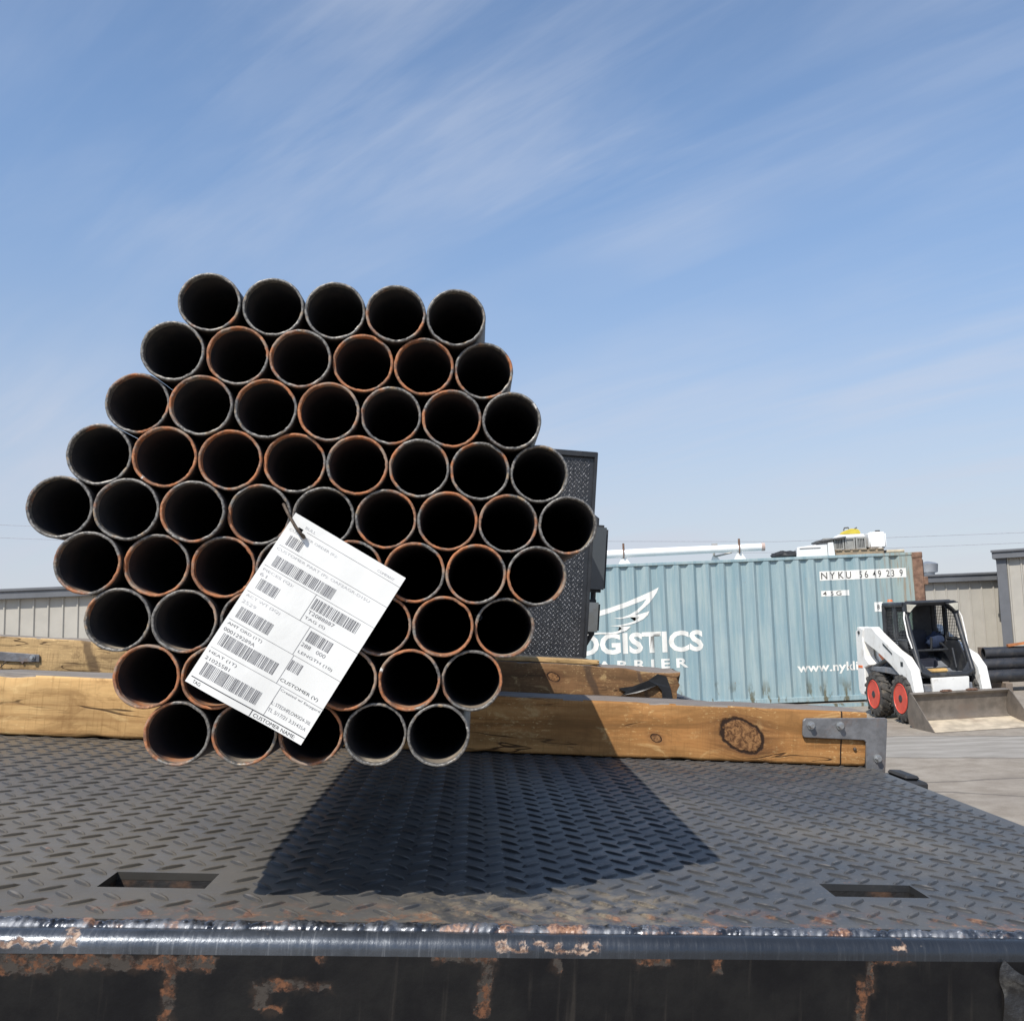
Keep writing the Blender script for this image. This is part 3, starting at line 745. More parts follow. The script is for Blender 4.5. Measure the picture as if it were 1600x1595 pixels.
# ------------------------------------------------------------------ skid steer loader (front towards -y, origin on the ground)
M_LWHITE = simple('loader_white_paint', (.80, .79, .75), .42, 0, .05, 4, 0, 60, (.40, .34, .26), .55, None, 5)
M_LGREY = simple('loader_dark_frame', (.026, .028, .032), .45, 0, .2, 6, 0, 60, (.13, .12, .10), .4)
M_LMID = simple('loader_grey_chassis', (.17, .18, .20), .55, 0, .2, 6, 0, 60, (.25, .2, .15), .5)
M_RED = simple('red_wheel_paint', (.62, .075, .045), .45, 0, .12, 8, 0, 60, (.30, .16, .10), .3)
M_TYRE = simple('dusty_tyre_rubber', (.055, .052, .048), .85, 0, .3, 20, .3, 60, (.22, .18, .13), .75, None, 9)
M_BUCKET = simple('worn_bucket_steel', (.165, .14, .115), .6, .15, .25, 6, .25, 40, (.14, .10, .075), .7, None, 3)
M_BUCKET_IN = simple('scoured_bucket_floor', (.50, .42, .31), .65, .0, .2, 5, .25, 40, (.30, .23, .17), .7, None, 3)
M_ORANGE = simple('orange_stripe_paint', (.75, .18, .05), .5)
M_LAMP = simple('work_lamp_lens', (.52, .50, .42), .25)
M_CAN = simple('seat_vinyl', (.02, .022, .035), .6)
M_BLUE = simple('blue_jacket_cloth', (.018, .03, .065), .9)
M_CUSH = simple('tan_foam', (.55, .36, .14), .8)
ld = empty('skid_steer_loader', Matrix.Translation((4.98, 15.84, 0)) @ Matrix.Rotation(R(9), 4, 'Z'))
tag(ld, 'white skid steer loader with black cab, red wheels and empty bucket', 'skid steer')
def wheel(x, y, s):
    bm = B(); rr, ri, wd = .385, .235, .25
    prof = [(0.012, ri), (0, ri + .02), (0.0, rr - .09), (.02, rr - .045), (.05, rr - .028), (wd - .05, rr - .028), (wd - .02, rr - .045), (wd, rr - .09), (wd, ri + .02), (wd - .012, ri)]
    lathe(bm, prof, (0, 0, 0), (s * -1, 0, 0), 40, closed=True); fix(bm)
    # heavy chevron lugs
    for k in range(16):
        for side in (0, 1):
            a0 = 2 * math.pi * (k + .5 * side) / 16
            pts = []
            for t in (0, 1):
                tt = (t * .54) if side == 0 else 1 - t * .54
                xx = (.0 + tt * wd); a = a0 + t * .20
                pts.append((xx, a))
            vs = []
            for (xx, a) in pts:
                for da in (-.055, .055):
                    for rad in (rr - .05, rr + .004):
                        rad2 = rad - (.03 if (xx < .01 or xx > wd - .01) else 0)
                        vs.append(bm.verts.new((-s * xx, math.cos(a + da) * rad2, math.sin(a + da) * rad2)))
            for f in ((0, 1, 3, 2), (4, 6, 7, 5), (0, 4, 5, 1), (2, 3, 7, 6), (1, 5, 7, 3), (0, 2, 6, 4)):
                bm.faces.new([vs[i] for i in f])
    fix(bm); mtx = Matrix.Translation((x, y, rr))
    wh = empty('wheel', Matrix.Identity(4)); wh.parent = ld; wh.matrix_local = mtx
    obj('tyre', bm, M_TYRE, wh, smooth=30)
    bm = B(); prof = [(.005, ri), (-.004, ri - .010), (.015, ri - .020), (.075, ri - .035), (.125, .155), (.125, .135), (.085, .125), (.08, .0001)]
    lathe(bm, prof + [(.16, .0001), (.16, ri - .02), (.16, ri)], (0, 0, 0), (-s, 0, 0), 32); fix(bm); obj('rim', bm, M_RED, wh, smooth=35)
    bm = B(); lathe(bm, [(-.01, .04), (.0, .058), (.09, .062)], (0, 0, 0), (-s, 0, 0), 16)
    for k in range(8):
        a = k * math.pi / 4; lathe(bm, [(.055, .017), (.10, .017)], (0, .085 * math.cos(a), .085 * math.sin(a)), (-s, 0, 0), 6)
    fix(bm); obj('hub', bm, M_LGREY, wh, smooth=35)
for s in (-1, 1):
    for y in (-.50, .50): wheel(s * .68, y, s)
bm = B()
prism(bm, [(-.78, .30), (-.70, .20), (.80, .20), (.92, .34), (.92, .95), (.40, 1.0), (-.55, .62), (-.78, .60)], 0, -.40, .40); fix(bm)
obj('chassis', bm, M_LMID, ld, bev=.012)
for s in (-1, 1):
    bm = B(); prism(bm, [(-.72, .78), (-.35, .84), (.60, .84), (.92, .90), (.92, .80), (.62, .76), (-.72, .72)], 0, min(s * .41, s * .60), max(s * .41, s * .60)); fix(bm)
    obj('fender', bm, M_LMID, ld, bev=.008)
# engine cover and rear towers
bm = B(); prism(bm, [(.50, .85), (.50, 1.30), (.75, 1.36), (1.05, 1.28), (1.12, .5), (.93, .4), (.93, .85)], 0, -.44, .44); fix(bm); obj('engine_cover', bm, M_LWHITE, ld, bev=.02)
for s in (-1, 1):
    a, b = sorted((s * .47, s * .65))
    bm = B(); prism(bm, [(.62, .86), (.80, .98), (.86, 1.32), (.80, 1.46), (.98, 1.50), (1.14, 1.42), (1.16, .42), (1.08, .34), (.88, .34), (.86, .80)], 0, a, b); fix(bm)
    tw = obj('rear_tower', bm, M_LWHITE, ld, bev=.015)
    bm = B(); lathe(bm, [(0, .03), (.02, .03)], (s * .648, .98, 1.40), (s, 0, 0), 12); fix(bm); obj('pivot_pin', bm, M_LGREY, tw, smooth=40)
    bm = B(); box(bm, (min(s * .651, s * .656), .93, .80), (max(s * .651, s * .656), 1.1, .84)); fix(bm); obj('orange_stripe', bm, M_ORANGE, tw)
    # lift arm
    a, b = sorted((s * .48, s * .63))
    bm = B(); prism(bm, [(1.12, 1.49), (.50, 1.49), (.34, 1.40), (-.30, 1.12), (-.62, 1.02), (-.84, .84), (-.97, .34), (-.94, .24), (-.76, .24), (-.64, .48), (-.46, .72), (-.10, .90), (.34, 1.08), (.72, 1.20), (1.00, 1.30)], 0, a, b); fix(bm)
    am = obj('lift_arm', bm, M_LWHITE, ld, bev=.012)
    bm = B(); prism(bm, [(.10, 1.235), (-.22, 1.075), (-.22, 1.05), (.10, 1.20)], 0, min(s * .631, s * .637), max(s * .631, s * .637)); fix(bm); obj('arm_slot', bm, M_LGREY, am)
    bm = B(); box(bm, (min(s * .631, s * .636), -.58, .88), (max(s * .631, s * .636), -.50, .95)); fix(bm); obj('decal', bm, M_LGREY, am)
    bm = B(); tube(bm, [(s * .56, .72, .80), (s * .56, -.05, 1.0)], .04, 12); tube(bm, [(s * .56, -.05, 1.0), (s * .56, -.45, .86)], .022, 10); obj('lift_cylinder', bm, M_LGREY, am, smooth=40)
    bm = B(); prism(bm, [(.52, 1.10), (.16, 1.00), (.10, .90), (.40, .93), (.54, 1.02)], 0, min(s * .49, s * .52), max(s * .49, s * .52)); fix(bm); obj('orange_panel', bm, M_ORANGE, ld)
# cab: cage of tubes and plates
CW = .43
bm = B()
for s in (-1, 1):
    tube(bm, [(s * CW, -.76, .78), (s * CW, -.70, .92), (s * CW, -.50, 1.36), (s * (CW - .005), -.36, 1.74), (s * (CW - .02), -.32, 1.82), (s * (CW - .08), -.30, 1.86)], .042, 8)
    tube(bm, [(s * CW, .40, 1.0), (s * CW, .38, 1.84)], .05, 8)
    tube(bm, [(s * CW, -.34, 1.84), (s * CW, .39, 1.845)], .04, 8)
    tube(bm, [(s * CW, -.02, 1.0), (s * CW, .02, 1.84)], .022, 8)
    tube(bm, [(s * CW, -.52, 1.26), (s * CW, .52, 1.28)], .018, 6)
tube(bm, [(-CW + .06, -.31, 1.85), (CW - .06, -.31, 1.85)], .045, 8)
tube(bm, [(-CW, -.76, .78), (-CW + .12, -.78, .73), (CW - .12, -.78, .73), (CW, -.76, .78)], .045, 8)
tube(bm, [(-CW, .39, 1.84), (CW, .39, 1.84)], .04, 8)
for s in (-1, 1):      # gusset plates rounding the door opening
    for (p0, p1, p2) in (((-.33, 1.84), (-.33, 1.62), .14), ):
        vs = [bm.verts.new((s * CW, -.335, 1.82)), bm.verts.new((s * CW, -.42, 1.56)), bm.verts.new((s * (CW - .08), -.375, 1.70)), bm.verts.new((s * (CW - .2), -.335, 1.80))]
        bm.faces.new(vs)
    vs = [bm.verts.new((s * CW, -.77, .76)), bm.verts.new((s * CW, -.69, .98)), bm.verts.new((s * (CW - .1), -.73, .85)), bm.verts.new((s * (CW - .20), -.77, .76))]; bm.faces.new(vs)
obj('cab_frame', bm, M_LGREY, ld, smooth=50)
bm = B(); prism(bm, [(-.40, 1.87), (.44, 1.885), (.45, 1.845), (-.38, 1.835)], 0, -.45, .45); fix(bm); obj('roof', bm, M_LGREY, ld, bev=.012)
bm = B(); box(bm, (-.41, .37, .75), (.41, .42, 1.25)); prism(bm, [(-.70, .74), (.45, .74), (.45, 1.22), (-.46, 1.22), (-.60, 1.02)], 0, -.41, -.385); prism(bm, [(-.70, .74), (.45, .74), (.45, 1.22), (-.46, 1.22), (-.60, 1.02)], 0, .385, .41)
for z0, z1, x0, x1 in ((1.25, 1.32, -.41, .41), (1.72, 1.84, -.41, .41), (1.32, 1.72, -.41, -.30), (1.32, 1.72, .06, .41)): box(bm, (x0, .375, z0), (x1, .415, z1))
fix(bm); obj('rear_wall', bm, M_LGREY, ld)
bm = B(); box(bm, (-.298, .39, 1.322), (.058, .398, 1.718)); fix(bm)
mt, n = new_mat('tinted_rear_window'); n.out((.45, .52, .46), .08, 0, **{'Transmission Weight': .75}); obj('rear_window', bm, mt, ld)
for s in (-1, 1):
    bm = B()
    y = -.46
    while y < .36:
        zlo = max(.98, 1.0); 
        if y < -.40: zlo = 1.45
        elif y < -.3: zlo = 1.15
        box(bm, (s * CW - .004, y, zlo), (s * CW + .004, y + .007, 1.81)); y += .052
    z = 1.02
    while z < 1.80:
        y0 = -.46 + max(0, (1.45 - z)) * -.0 if z > 1.45 else -.46
        box(bm, (s * CW - .0035, max(-.60 + (z - 1.0) * .32, -.62), z), (s * CW + .0035, .38, z + .007)); z += .05
    fix(bm); obj('side_grille', bm, M_LGREY, ld)
for s in (-1, 1):
    bm = B(); prism(bm, [(-.42, .98), (.36, .98), (.36, 1.30), (-.36, 1.30)], 0, s * CW - .006, s * CW + .006); box(bm, (s * CW - .012, -.06, 1.30), (s * CW + .012, .06, 1.82)); fix(bm); obj('side_panel', bm, M_LGREY, ld)
    bm = B(); tube(bm, [(s * (CW + .035), -.60, 1.15), (s * (CW + .06), -.52, 1.35), (s * (CW + .06), -.44, 1.62), (s * (CW + .03), -.40, 1.72)], .012, 8); obj('grab_rail', bm, M_LWHITE, ld, smooth=40)
bm = B()
for k in range(9):
    z = 1.0 + k * .033
    box(bm, (-CW - .014, -.05, z), (-CW - .006, .34, z + .018))
fix(bm); obj('louvre', bm, M_LMID, ld)
bm = B(); box(bm, (-.24, -.05, .77), (.24, .30, .95)); box(bm, (-.23, .24, .87), (.23, .36, 1.42)); fix(bm); obj('seat', bm, M_CAN, ld, bev=.03, seg=2)
bm = B(); tube(bm, [(-.30, .3, 1.25), (-.30, -.1, 1.18), (-.28, -.30, 1.10), (.28, -.30, 1.10), (.30, -.1, 1.18), (.30, .3, 1.25)], .02, 8); tube(bm, [(0, -.3, 1.1), (0, -.33, 1.3)], .02, 8)
tube(bm, [(-.3, -.5, .82), (-.3, -.42, 1.12)], .018, 8); tube(bm, [(.3, -.5, .82), (.3, -.42, 1.12)], .018, 8); obj('lap_bar', bm, M_LGREY, ld, smooth=40)
bm = B(); box(bm, (-.42, -.74, .70), (.42, .44, .76)); fix(bm); obj('cab_floor', bm, M_LMID, ld)
for s in (-1, 1):
    bm = B(); prism(bm, [(s * .24, 1.835), (s * .45, 1.855), (s * .45, 1.71), (s * .38, 1.69), (s * .32, 1.76)], 1, -.45, -.36); fix(bm)
    hl = obj('headlight', bm, M_LGREY, ld, bev=.008)
    bm = B(); prism(bm, [(s * .275, 1.825), (s * .435, 1.842), (s * .435, 1.725), (s * .39, 1.715), (s * .33, 1.78)], 1, -.462, -.452); fix(bm); obj('lens', bm, M_LAMP, hl)
bm = B(); tube(bm, [(-.36, .3, 1.90), (-.36, .3, 1.935)], [.05, .035], 12); obj('beacon', bm, M_ORANGE, ld, smooth=40)
bm = B(); prism(bm, [(-.30, .46), (.30, .46), (.31, .70), (-.31, .70)], 1, -.86, -.80); fix(bm); obj('front_panel', bm, M_LWHITE, ld, bev=.012)
bm = B(); box(bm, (-.42, -.845, .20), (-.33, -.76, .52)); box(bm, (.33, -.845, .20), (.42, -.76, .52)); box(bm, (-.34, -.88, .18), (.34, -.80, .285)); fix(bm); obj('front_frame', bm, M_LMID, ld, bev=.008)
bm = B()
for x in (-.35, .35): tube(bm, [(x, -.70, .55), (x * 1.0, -.93, .36)], .03, 10)
box(bm, (-.46, -.96, .12), (.46, -.92, .42)); fix(bm); obj('quick_attach', bm, M_LMID, ld)
# cloth and cushion left on the cab floor/seat stay with the loader as separate things
bm = B()
bmesh.ops.create_uvsphere(bm, u_segments=20, v_segments=12, radius=1)
for v in bm.verts:
    k = 1 + noise.noise(v.co * 2.1) * .35; v.co = Vector((v.co.x * .16 * k, v.co.y * .09 * k, v.co.z * .13 * k))
ob_ = obj('jacket', bm, M_BLUE, smooth=60); ob_.matrix_world = ld.matrix_world @ Matrix.Translation((.27, .05, 1.24))
tag(ob_, 'dark blue cloth hanging on the right side inside the loader cab', 'jacket')
bm = B(); box(bm, (-.18, -.08, 0), (.18, .08, .06)); fix(bm)
ob_ = obj('foam_pad', bm, M_CUSH, bev=.02, seg=2); ob_.matrix_world = ld.matrix_world @ Matrix.Translation((-.08, -.55, .762))
tag(ob_, 'tan foam pad on the floor of the loader cab', 'pad')
# bucket
BW = .80
bk = empty('bucket', Matrix.Identity(4)); bk.parent = ld; bk.matrix_local = Matrix.Identity(4)
side = [(-1.76, .012), (-1.72, .0), (-1.10, .0), (-.99, .06), (-.97, .20), (-1.07, .50), (-1.13, .50), (-1.20, .46)]
for s in (-1, 1):
    a, b = sorted((s * BW, s * (BW - .014)))
    bm = B(); prism(bm, side, 0, a, b); fix(bm); obj('side_plate', bm, M_BUCKET, bk)
shell = [(-1.12, .10), (-1.04, .13), (-1.01, .24), (-1.085, .49)]
outer = [(-1.06, .50), (-.975, .22), (-1.0, .045), (-1.10, .03)]
bm = B(); prism(bm, shell + outer, 0, -BW + .0145, BW - .0145); fix(bm); obj('back_plate', bm, M_BUCKET, bk, smooth=40)
bm = B(); prism(bm, [(-1.115, .098), (-1.115, .002), (-1.74, .002), (-1.79, .006), (-1.74, .018), (-1.40, .05)], 0, -BW + .0145, BW - .0145); fix(bm); obj('floor_plate', bm, M_BUCKET_IN, bk)
bm = B(); prism(bm, [(-1.13, .495), (-1.04, .515), (-1.03, .46), (-1.055, .45), (-1.095, .455)], 0, -BW + .0145, BW - .0145); fix(bm)
tl = obj('top_lip', bm, M_BUCKET, bk, bev=.004)
for x in (-.30, .12):
    bm = B(); box(bm, (x, -1.12, .51), (x + .17, -1.06, .530)); box(bm, (x + .02, -1.115, .530), (x + .15, -1.08, .540)); fix(bm); obj('lip_bracket', bm, M_RUSTY, tl)

# ------------------------------------------------------------------ the truck
DZ, DY0, DY1, DXL, DXR = -.2374, .785, 6.50, -1.40, .7416
truck = empty('flatbed_truck', TM @ Matrix.Translation((0, DY0, DZ)))
tag(truck, 'black flatbed truck bed of worn tread plate seen from behind', 'truck')
def TL(mtx=None): return (Matrix.Translation((0, -DY0, -DZ)) @ mtx) if mtx is not None else Matrix.Translation((0, -DY0, -DZ))
def lug_arrays(x0, x1, y0, y1, pitch, ln, wd, ht, skip=None, seed=1):
    V, F = [], []
    rr = random.Random(seed); nx = int((x1 - x0) / pitch); ny = int((y1 - y0) / pitch)
    st = (-1, -.62, 0, .62, 1); wf = (0, .72, 1, .72, 0)
    for j in range(ny):
        for i in range(nx):
            for q in (0, 1):
                cx = x0 + (i + .25 + .5 * q) * pitch; cy = y0 + (j + .25 + .5 * q) * pitch
                if skip and skip(cx, cy): continue
                a = R(45) * (1 if q else -1); ca, sa = math.cos(a), math.sin(a); b0 = len(V)
                hh = ht * (1 + rr.uniform(-.22, .12))
                for t, f in zip(st, wf):
                    lx = t * ln / 2
                    if f == 0: V.append((cx + lx * ca, cy + lx * sa, 0.0)); continue
                    for sgn, h_ in ((-1, 0), (-.5, .92), (.5, .92), (1, 0)):
                        ly = sgn * f * wd / 2
                        V.append((cx + lx * ca - ly * sa, cy + lx * sa + ly * ca, h_ * hh * (.8 if f < 1 else 1)))
                p = b0; A = [p + 1, p + 2, p + 3, p + 4]; M_ = [p + 5, p + 6, p + 7, p + 8]; Z_ = [p + 9, p + 10, p + 11, p + 12]; e = p + 13
                for k in range(3):
                    F.append((p, A[k + 1], A[k])[::-1] if False else (p, A[k], A[k + 1])[::-1])
                    F.append((A[k], M_[k], M_[k + 1], A[k + 1])); F.append((M_[k], Z_[k], Z_[k + 1], M_[k + 1])); F.append((Z_[k], e, Z_[k + 1]))
    return V, F
# bed sheet with two slots
holes = ((-.292, -.207, .868, .915), (.345, .437, .878, .921))
def in_hole(x, y):
    return any(a - .008 < x < b + .008 and c - DY0 - .008 < y < d - DY0 + .008 for a, b, c, d in holes)
V, F = lug_arrays(DXL + .004, DXR - .004, .012, DY1 - DY0 - .01, .036, .029, .0072, .0024, in_hole)
bm = B()
xb = sorted({DXL, DXR, *[h[0] for h in holes], *[h[1] for h in holes]}); yb = sorted({0.0, DY1 - DY0, *[h[2] - DY0 for h in holes], *[h[3] - DY0 for h in holes]})
gv = {(i, j): bm.verts.new((x, y, 0)) for i, x in enumerate(xb) for j, y in enumerate(yb)}
for i in range(len(xb) - 1):
    for j in range(len(yb) - 1):
        cx, cy = (xb[i] + xb[i + 1]) / 2, (yb[j] + yb[j + 1]) / 2
        if any(a < cx < b and c < cy + DY0 < d for a, b, c, d in holes): continue
        bm.faces.new((gv[i, j], gv[i + 1, j], gv[i + 1, j + 1], gv[i, j + 1]))
# underside and sides
for (a, b, c, d) in holes:
    c -= DY0; d -= DY0
    q = [(a, c), (b, c), (b, d), (a, d)]
    for k in range(4):
        (x0, y0), (x1, y1) = q[k], q[(k + 1) % 4]
        bm.faces.new([bm.verts.new(p) for p in ((x0, y0, 0), (x0, y0, -.0065), (x1, y1, -.0065), (x1, y1, 0))])
q = [(DXL, 0), (DXR, 0), (DXR, DY1 - DY0), (DXL, DY1 - DY0)]
for k in range(4):
    (x0, y0), (x1, y1) = q[k], q[(k + 1) % 4]
    bm.faces.new([bm.verts.new(p) for p in ((x0, y0, 0), (x0, y0, -.0065), (x1, y1, -.0065), (x1, y1, 0))])
me = bpy.data.meshes.new('tmp'); me.from_pydata(V, [], F); bm.from_mesh(me); bpy.data.meshes.remove(me)
deck = obj('deck_plate', bm, M_DECK, truck, TL(Matrix.Translation((0, DY0, DZ))), smooth=75)
M_POCKET = simple('rusty_black_pocket', (.018, .017, .017), .6, 0, .3, 30, .3, 150, (.13, .07, .04), .7, None, 35)
# slots: pockets under the sheet
for (a, b, c, d) in holes:
    bm = B(); z0, z1 = DZ - .09, DZ - .0068; tks = .006
    box(bm, (a - tks, c - tks, z0), (a, d + tks, z1)); box(bm, (b, c - tks, z0), (b + tks, d + tks, z1)); box(bm, (a, c - tks, z0), (b, c, z1)); box(bm, (a, d, z0), (b, d + tks, z1)); box(bm, (a, c, z0 - .01), (b, d, z0))
    fix(bm); obj('slot_pocket', bm, M_POCKET, truck, TL())

# rear channel with rolled top edge
def mat_bumper(roll):
    mt, n = new_mat('worn_rolled_edge' if roll else 'chipped_black_channel'); vec = n.coord(); o = n.sep(vec)
    fine = n.noise(vec, 160, 5, .65); mid = n.noise(vec, 20, 6, .65)
    if roll:
        sc = n.noise(n.comb(n.math('MULTIPLY', o[0], 420), n.math('MULTIPLY', o[1], 30), n.math('MULTIPLY', o[2], 30)), 1, 4, .6, .3)
        c = n.mix(n.mapr(mid, .3, .7), (.055, .064, .078), (.12, .132, .15))
        c = n.mix(n.math('MULTIPLY', n.mapr(sc, .56, .72), .45), c, (.30, .31, .32))
        c = n.mix(n.math('MULTIPLY', n.mapr(o[0], -.2, .25), .8), c, (.03, .035, .043))
        met = .55; rgh = n.mapr(sc, .3, .7, .24, .42)
    else:
        st = n.noise(n.comb(n.math('MULTIPLY', o[0], 60), 0.0, n.math('MULTIPLY', o[2], 4)), 1, 5, .6)
        c = n.mix(n.mapr(mid, .35, .7), (.006, .006, .007), (.012, .0115, .011))
        c = n.mix(n.math('MULTIPLY', n.mapr(st, .57, .72), .45), c, (.05, .043, .036))
        met = 0; rgh = n.mapr(mid, .3, .7, .42, .62)
    if roll: lst = [(0.036, -0.0081, 0.004, 0.0016), (0.052, -0.0087, 0.003, 0.0014), (0.066, -0.0074, 0.005, 0.0021), (0.079, -0.0081, 0.003, 0.0016), (0.097, -0.0074, 0.004, 0.0018), (0.11, -0.0081, 0.003, 0.0016), (0.045, -0.0112, 0.012, 0.0012), (0.09, -0.0118, 0.02, 0.0012), (-0.27, -0.0062, 0.004, 0.0048), (-0.3, -0.0105, 0.02, 0.0016), (0.355, -0.0074, 0.005, 0.002)]
    else: lst = [(-0.25, -0.022, 0.082, 0.0048), (-0.31, -0.025, 0.03, 0.006), (-0.199, -0.047, 0.0035, 0.022), (-0.118, -0.037, 0.016, 0.003), (-0.135, -0.045, 0.006, 0.008), (-0.094, -0.038, 0.009, 0.0022), (-0.126, -0.053, 0.007, 0.002), (-0.096, -0.018, 0.0025, 0.003), (0.0106, -0.0165, 0.024, 0.0032), (0.028, -0.031, 0.0025, 0.01), (0.026, -0.046, 0.004, 0.012), (0.203, -0.021, 0.004, 0.005), (0.155, -0.018, 0.014, 0.003), (0.348, -0.015, 0.016, 0.0022), (0.3295, -0.029, 0.0025, 0.012), (0.322, -0.051, 0.004, 0.02), (0.08, -0.019, 0.003, 0.008)]
    pt = n.math('MULTIPLY', n.patches(vec, lst, .0085, 90, .0010), n.mapr(n.noise(vec, 130, 5, .7), .34, .52))
    pt2 = n.patches(vec, lst, .012, 70, .004)
    spk = n.mapr(n.noise(vec, 75, 4, .6), .72, .75)
    rc = n.mix(n.mapr(fine, .38, .62), (.055, .030, .020), (.17, .075, .038))
    rc = n.mix(n.mapr(n.noise(vec, 70, 5, .7), .44, .54), rc, (.055, .047, .04))
    if roll: rc = n.mix(n.mapr(fine, .42, .6), (.16, .09, .06), (.46, .33, .24))
    c = n.mix(n.math('MULTIPLY', pt2, .35), c, (.06, .04, .028)); c = n.mix(n.math('MULTIPLY', pt, .95), c, rc)
    c = n.mix(n.math('MULTIPLY', spk, .6), c, (.22, .19, .16))
    n.out(c, n.mix(pt, rgh, (.85, .85, .85)), n.math('MULTIPLY', n.math('SUBTRACT', 1.0, pt), met),
          n.bump(n.math('ADD', n.math('MULTIPLY', fine, .5), n.math('ADD', mid, n.math('MULTIPLY', pt, -.5))), .35, .0014), .5 if roll else .22)
    return mt
bm = B(); pf = [(.776, -.2405)]
cy_, cz_, rr_ = .770, -.2505, .0105
for k in range(9):
    a = R(90 + k * 90 / 8); pf.append((cy_ + rr_ * math.cos(a), cz_ + rr_ * math.sin(a)))
npf = len(pf)
pf += [(.7595, -.254), (.7595, -.36), (.7595, -.46), (.80, -.46), (.80, -.2440)]
st_ = 120; rings = []
for i in range(st_ + 1):
    x = DXL + (DXR - DXL) * i / st_
    rings.append([bm.verts.new((x, y + (noise.noise(Vector((x * 7, z * 30, 2))) * .0006), z + noise.noise(Vector((x * 6, z * 20, 9))) * .0005)) for (y, z) in pf])
for a, b in zip(rings, rings[1:]):
    for k in range(len(pf)):
        k2 = (k + 1) % len(pf)
        f = bm.faces.new((a[k], b[k], b[k2], a[k2])); f.material_index = 0 if k < npf - 0 else 1
bm.faces.new(rings[0]).material_index = 1; bm.faces.new(rings[-1]).material_index = 1; fix(bm)
ob_ = obj('rear_channel', bm, [mat_bumper(True), mat_bumper(False)], truck, TL(Matrix.Translation((0, 0, DZ))), smooth=40)
ob_.data.transform(Matrix.Translation((0, 0, -DZ)))
# weld bead along the joint
def mat_weld():
    mt, n = new_mat('weld_metal'); vec = n.coord(); o = n.sep(vec)
    a = n.noise(vec, 55, 5, .65); f = n.noise(vec, 320, 4, .6); big = n.noise(vec, 9, 4, .6)
    c = n.mix(n.mapr(a, .35, .65), (.045, .05, .06), (.20, .21, .23))
    c = n.mix(n.mapr(f, .6, .72), c, (.55, .56, .58))
    ru = n.math('MULTIPLY', n.mapr(n.noise(vec, 18, 6, .7), .52, .62), 1.0)
    c = n.mix(n.math('MULTIPLY', ru, .8), c, n.mix(n.mapr(f, .4, .6), (.15, .065, .035), (.38, .20, .11)))
    c = n.mix(n.math('MULTIPLY', n.mapr(n.math('MULTIPLY', o[2], -1), .0035, .0055), n.mapr(a, .4, .6)), c, (.40, .34, .20))
    n.out(c, n.mapr(a, .4, .6, .28, .6), n.math('MULTIPLY', n.math('SUBTRACT', 1.0, ru), .75), n.bump(f, .4, .0008))
    return mt
bm = B(); n_ = 1500; prev = None; seg = 10
for i in range(n_ + 1):
    x = DXL + (DXR - DXL) * i / n_
    ph = x / .0064 + noise.noise(Vector((x * 22, 0, 0))) * 2.2; fr = ph - math.floor(ph)
    r_ = .0062 * (1 + .24 * math.sqrt(max(0, 1 - (2 * fr - 1) ** 2)) + .34 * noise.noise(Vector((x * 30, 3, 0))) + .26 * noise.noise(Vector((x * 110, 7, 0))))
    yy = .7815 + .0012 * noise.noise(Vector((x * 18, 9, 1))); zz_ = DZ - .0058 + .0014 * noise.noise(Vector((x * 25, 1, 4)))
    ring = [bm.verts.new((x + .0016 * math.sin(2 * math.pi * k / seg), yy - DY0 + r_ * math.cos(2 * math.pi * k / seg), zz_ - DZ + r_ * .9 * math.sin(2 * math.pi * k / seg))) for k in range(seg)]
    if prev:
        for k in range(seg): bm.faces.new((prev[k], ring[k], ring[(k + 1) % seg], prev[(k + 1) % seg]))
    prev = ring
fix(bm); obj('weld_bead', bm, mat_weld(), truck, smooth=60)
# spatter and blobs on the weld
bm = B()
for x, s in ((-.263, .0065), (-.275, .004), (-.113, .007), (-.105, .0045), (.047, .006), (.25, .0055), (-.30, .005)):
    bmesh.ops.create_icosphere(bm, subdivisions=2, radius=s, matrix=Matrix.Translation((x, -.0085, -.008)) @ Matrix.Diagonal((1.6, .8, .9, 1)))
for v in bm.verts: v.co += Vector((0, 1, 0)) * noise.noise(v.co * 300) * .0012
obj('weld_spatter', bm, mat_weld(), truck, smooth=60)
# torn plate at the right end of the channel
bm = B(); bmesh.ops.create_grid(bm, x_segments=14, y_segments=24, size=.5)
for v in bm.verts:
    x, z = v.co.x, v.co.y
    e = noise.noise(Vector((z * 4, x * 2, 1))) * .012
    v.co = Vector((.468 + x * .055 + (e if x < -.3 else 0), .756 - .005 * (1 - (2 * x) ** 2) + noise.noise(Vector((x * 5, z * 6, 5))) * .004, -.30 + z * .088 + (.006 * math.sin(x * 8) if z > .4 else 0)))
fix(bm); obj('bent_guard', bm, simple('scraped_black_steel', (.02, .02, .021), .45, .2, .3, 40, .5, 120, (.17, .165, .15), .6, None, 40), truck, TL(), smooth=60)

